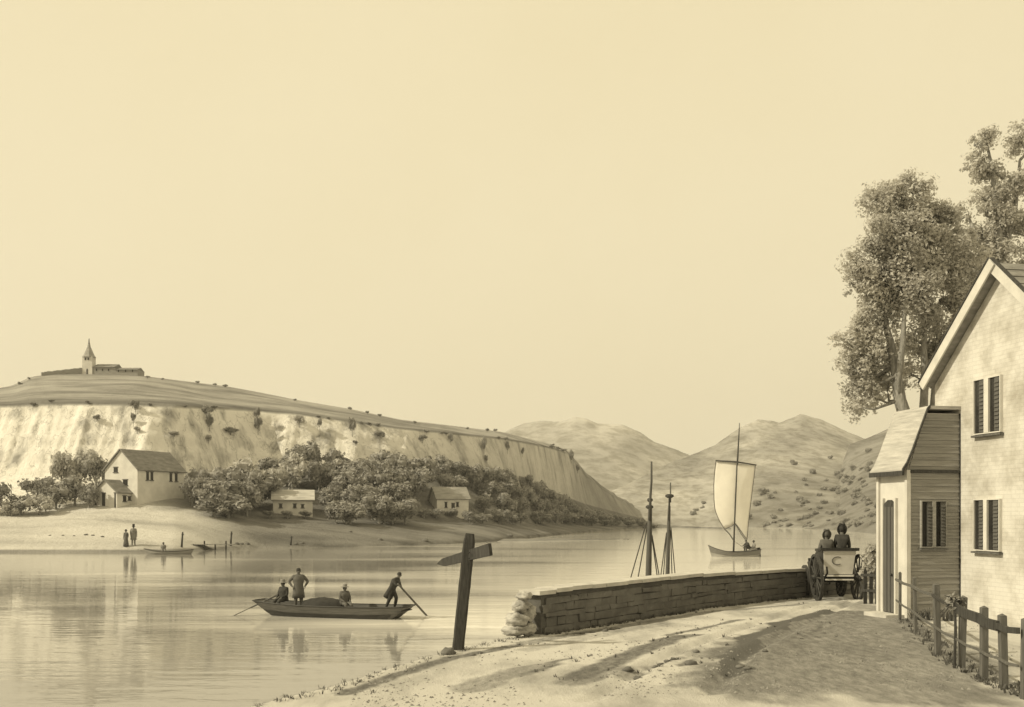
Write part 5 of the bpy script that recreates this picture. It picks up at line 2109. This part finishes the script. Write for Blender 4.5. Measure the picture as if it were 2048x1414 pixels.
tb = at(1835, 1150, 27)
tb.z = ground_z(tb.x, tb.y)
big_tree('tree', 'tall leaning many stemmed tree with feathery crown behind the porch', 27.0,
         [[(1850, 1190, 42, 0), (1838, 1000, 34, 0), (1822, 870, 30, 0), (1800, 800, 24, 0), (1790, 730, 20, .1), (1782, 690, 16, .2), (1772, 650, 11, .2), (1766, 600, 7, .3), (1768, 540, 4, .3)],
          [(1800, 800, 18, 0), (1797, 750, 15, -.1), (1806, 690, 12, -.2), (1808, 640, 8, -.2), (1815, 560, 5, -.2), (1812, 460, 3, -.2)],
          [(1832, 900, 22, 0), (1846, 840, 18, .3), (1850, 760, 15, .4), (1848, 690, 11, .4), (1853, 600, 8, .4), (1870, 510, 4, .4)],
          [(1838, 960, 18, 0), (1862, 850, 12, .7), (1872, 720, 8, .8), (1880, 600, 5, .8)]],
         [(1752, 400, 34, 0, .6), (1788, 395, 40, .2, 1.1), (1826, 385, 38, .2, 1.2), (1800, 440, 55, .1, 1.1), (1765, 470, 45, -.2, 1.0), (1845, 450, 55, .5, 1.2), (1885, 440, 42, .6, 1.1),
          (1715, 530, 34, -.2, .7), (1738, 565, 40, 0, 1.0), (1705, 570, 26, 0, .55), (1775, 530, 58, .4, 1.2), (1825, 530, 60, -.2, 1.2), (1875, 520, 58, .4, 1.2), (1915, 560, 50, .8, 1.2),
          (1795, 600, 55, .5, 1.0), (1850, 600, 58, .2, 1.1), (1900, 620, 52, .7, 1.1), (1690, 680, 28, 0, .5), (1722, 660, 34, 0, .9), (1740, 690, 42, .2, 1.0), (1700, 730, 28, .1, .6),
          (1725, 745, 36, .1, .9), (1735, 790, 34, .2, .7), (1715, 815, 28, 0, .55), (1768, 720, 34, .6, .6), (1830, 680, 48, .8, .8), (1880, 690, 48, .9, 1.0), (1825, 750, 34, .9, .6), (1870, 760, 36, 1.1, .7),
          (1762, 640, 40, .4, .9), (1775, 780, 26, .5, .4), (1930, 650, 50, 1.2, 1.0), (1905, 705, 48, 1.2, 1.0), (1890, 775, 34, 1.3, .8), (1950, 600, 50, 1.3, 1.0), (1935, 530, 46, 1.0, 1.0), (1850, 500, 50, .8, 1.0), (1800, 490, 46, .7, 1.0), (1745, 620, 40, .2, .9), (1760, 590, 44, .5, .9), (1720, 700, 40, .4, .9), (1748, 750, 36, .6, .8), (1705, 775, 30, .3, .6), (1915, 480, 34, 1.0, .7)],
         .085, 3300, 4, tb)
tb2 = at(2010, 1150, 31)
tb2.z = ground_z(tb2.x, tb2.y)
big_tree('tree', 'taller pale tree rising behind the house gable at the right edge', 31.0,
         [[(2015, 1180, 44, 0), (2012, 900, 36, 0), (2008, 700, 30, 0), (2003, 560, 22, 0), (1995, 440, 14, 0), (1985, 340, 8, 0), (1972, 280, 4, 0)],
          [(2003, 580, 18, 0), (1965, 500, 10, -.2), (1935, 430, 5, -.2)], [(2003, 520, 16, 0), (2030, 420, 9, .2), (2040, 320, 5, .2)]],
         [(1950, 290, 26, 0, .5), (1972, 280, 26, .1, .8), (1945, 330, 24, 0, .6), (1975, 340, 32, .1, 1.1), (1995, 380, 38, .2, 1.2), (1970, 400, 28, -.1, .8), (2010, 440, 44, .2, 1.2), (2030, 360, 40, .3, 1.0),
          (2040, 280, 34, .3, .8), (1920, 430, 24, 0, .5), (1930, 480, 30, .1, .8), (1965, 470, 34, 0, .9), (1985, 510, 42, .2, 1.2), (1950, 540, 40, .3, 1.1), (2020, 530, 44, .3, 1.2), (2045, 470, 44, .4, 1.2), (1970, 580, 40, .5, 1.2), (1935, 600, 34, .5, 1.1)],
         .09, 2800, 12, tb2)

# ------------------------------------------------------------------ small things on the road
rng = random.Random(14)
gb = MB()
for px, py in [(p_[0], p_[1]) for pl, w_, s_ in MUD if w_ < .31 and s_ > .5 for p_ in pl]:
    c = on_level(px, py, 2.2)
    if not (9 < c.y < 30):
        continue
    for k_ in range(2):
        X_, Y_ = c.x + rng.uniform(-.5, .5), c.y + rng.uniform(-.25, .25)
        d_, yy = edge_dist(X_, Y_)
        if d_ > .05:
            tuft_mesh(gb, Vector((X_, Y_, ground_z(X_, Y_) - .01)), 7, rng.uniform(.03, .08), .07, rng, .008)
for k_ in range(170):                                     # fringe along the bank edge and foot of the wall
    t = rng.random()
    X_ = lerp(-4.2, 0.2, t)
    Y_ = interp([(a, b2) for a, b2 in EDGE], X_)
    X_ += rng.uniform(-.1, .35)
    tuft_mesh(gb, Vector((X_, Y_, ground_z(X_, Y_) - .01)), 5, rng.uniform(.03, .09), .09, rng, .006)
for k_ in range(260):
    s_ = rng.uniform(.2, 13)
    p_, d_ = along(s_)
    nrm = Vector((d_.y, -d_.x, 0))
    q = p_ + nrm * rng.uniform(.27, .42)
    tuft_mesh(gb, Vector((q.x, q.y, ground_z(q.x, q.y) - .01)), 6, rng.uniform(.04, .13), .08, rng, .008)
for k_ in range(200):
    t = rng.random() * 5.99
    i = int(t)
    q = fpos[i][0].lerp(fpos[i + 1][0], t - i) + Vector((rng.uniform(-.12, .3), rng.uniform(-.1, .1), 0))
    tuft_mesh(gb, Vector((q.x, q.y, ground_z(q.x, q.y) - .01)), 6, rng.uniform(.04, .12), .08, rng, .008)
tag(gb.build('grass', M['grass']), 'sparse dark grass along the road edges', None, None, 'stuff')
for i, (px, py, r_) in enumerate([(1382, 1344, .10), (1310, 1346, .05), (1322, 1340, .05), (1334, 1337, .05), (1346, 1333, .05), (1392, 1318, .06), (1530, 1326, .05), (1255, 1352, .08),
                                  (1275, 1366, .06), (1480, 1350, .07), (1495, 1362, .06), (1210, 1250, .06), (1185, 1252, .06), (1165, 1254, .06), (1225, 1246, .06), (960, 1290, .05), (945, 1294, .06)]):
    c = on_level(px, py, 2.25)
    c.z = ground_z(c.x, c.y)
    b = MB()
    b.blob(c + Vector((0, 0, r_ * .2)), (r_, r_ * .8, r_ * .55), .28, i + 40, 10, 7)
    tag(b.build('stone', M['rock'], smooth=True), 'small dark stone lying on the pale road', 'stone', 'stones scattered on the road')

gv = MB()
rng = random.Random(99)
cnt = 0
while cnt < 2400:
    px = rng.uniform(700, 2040)
    py = 1200 + 214 * rng.random() ** .8
    c = on_level(px, py, 2.25)
    d_, yy = edge_dist(c.x, c.y)
    if d_ < .1 or (c.x > 8.1 and c.y > 20):
        continue
    cl = nz(c.x * .8, c.y * .5, 4)
    if rng.random() > .35 + 1.2 * cl:
        continue
    z0 = ground_z(c.x, c.y)
    r_ = .007 + .022 * rng.random() ** 3
    a = rng.uniform(0, 6.28)
    ca, sa = math.cos(a), math.sin(a)
    q = [Vector((ca, sa, 0)), Vector((-sa, ca, 0)), Vector((-ca, -sa, 0)), Vector((sa, -ca, 0))]
    gv.add([Vector((c.x, c.y, z0)) + v * r_ * rng.uniform(.8, 1.5) for v in q] + [Vector((c.x + rng.uniform(-.3, .3) * r_, c.y, z0 + r_ * rng.uniform(.6, 1.1)))], [(0, 1, 4), (1, 2, 4), (2, 3, 4), (3, 0, 4)])
    cnt += 1
tag(gv.build('gravel', mat('road_gravel', 0.27, 0.5, 1.5, bump=0)), 'loose gravel strewn over the road', None, None, 'stuff')

# ------------------------------------------------------------------ river haze
hz = MB()
hz.box((150, 1050, 138), (4200, 2700, 286))
Nh = NT('thin_haze')
Nh.t.nodes.remove(Nh.b)
pv = Nh.n('ShaderNodeVolumePrincipled')
pv.inputs['Color'].default_value = (0.97, 0.95, 0.90, 1)
pv.inputs['Density'].default_value = 0.00028
pv.inputs['Anisotropy'].default_value = 0.2
Nh.l(pv.outputs['Volume'], Nh.out.inputs['Volume'])
tag(hz.build('haze', Nh.m), 'thin pale river haze', None, None, 'stuff')

# ------------------------------------------------------------------ light, sky, camera
SUN_EL, SUN_AZ = 36.0, 252.0        # compass bearing of the sun, north = +Y: in the west, slightly behind the viewer
sd = Vector((math.sin(R(SUN_AZ)) * math.cos(R(SUN_EL)), math.cos(R(SUN_AZ)) * math.cos(R(SUN_EL)), math.sin(R(SUN_EL))))
ld = bpy.data.lights.new('sun', 'SUN')
ld.energy = 4.4
ld.angle = R(0.6)
ld.color = (1.0, 0.90, 0.66)
lo = bpy.data.objects.new('sun', ld)
COL.objects.link(lo)
lo.rotation_euler = sd.to_track_quat('Z', 'Y').to_euler()

w = bpy.data.worlds.new('World')
sc.world = w
w.use_nodes = True
nt = w.node_tree
bg = nt.nodes['Background']
sky = nt.nodes.new('ShaderNodeTexSky')
sky.sky_type = 'NISHITA'
sky.sun_disc = False
sky.sun_elevation = R(SUN_EL)
sky.sun_rotation = R(SUN_AZ)
sky.dust_density = 6
sky.ozone_density = 0
mx = nt.nodes.new('ShaderNodeMix')
mx.data_type = 'RGBA'
mx.inputs['Factor'].default_value = 0.96
tc = nt.nodes.new('ShaderNodeTexCoord')
sx = nt.nodes.new('ShaderNodeSeparateXYZ')
nt.links.new(tc.outputs['Generated'], sx.inputs['Vector'])
n1 = nt.nodes.new('ShaderNodeTexNoise')
n1.inputs['Scale'].default_value = 5
n1.inputs['Detail'].default_value = 6
nt.links.new(tc.outputs['Generated'], n1.inputs['Vector'])
ad = nt.nodes.new('ShaderNodeMath')
ad.operation = 'MULTIPLY_ADD'
ad.inputs[1].default_value = 0.42
nt.links.new(n1.outputs['Fac'], ad.inputs[0])
nt.links.new(sx.outputs['Z'], ad.inputs[2])
rp = nt.nodes.new('ShaderNodeValToRGB')
e = rp.color_ramp.elements
SKB = 10.5
e[0].position, e[0].color = 0.18, (0.935, 0.815, 0.540, 1)
e[1].position, e[1].color = 0.74, (0.875, 0.748, 0.462, 1)
nt.links.new(ad.outputs[0], rp.inputs['Fac'])
sc_n = nt.nodes.new('ShaderNodeVectorMath')
sc_n.operation = 'SCALE'
sc_n.inputs['Scale'].default_value = SKB
nt.links.new(rp.outputs['Color'], sc_n.inputs[0])
nt.links.new(sky.outputs['Color'], mx.inputs['A'])
nt.links.new(sc_n.outputs['Vector'], mx.inputs['B'])
nt.links.new(mx.outputs['Result'], bg.inputs['Color'])
bg.inputs['Strength'].default_value = 0.1

cd = bpy.data.cameras.new('camera')
cd.sensor_width = 36
cd.lens = 36 * F / 2048
cd.shift_y = (HZ - 707) / 2048
cd.clip_end = 8000
co = bpy.data.objects.new('camera', cd)
COL.objects.link(co)
co.location = (0, 0, CAMZ)
co.rotation_euler = (R(90), 0, 0)
sc.camera = co
sc.view_settings.view_transform = 'Standard'
sc.view_settings.look = 'None'
sc.view_settings.exposure = 0
sc.view_settings.gamma = 1
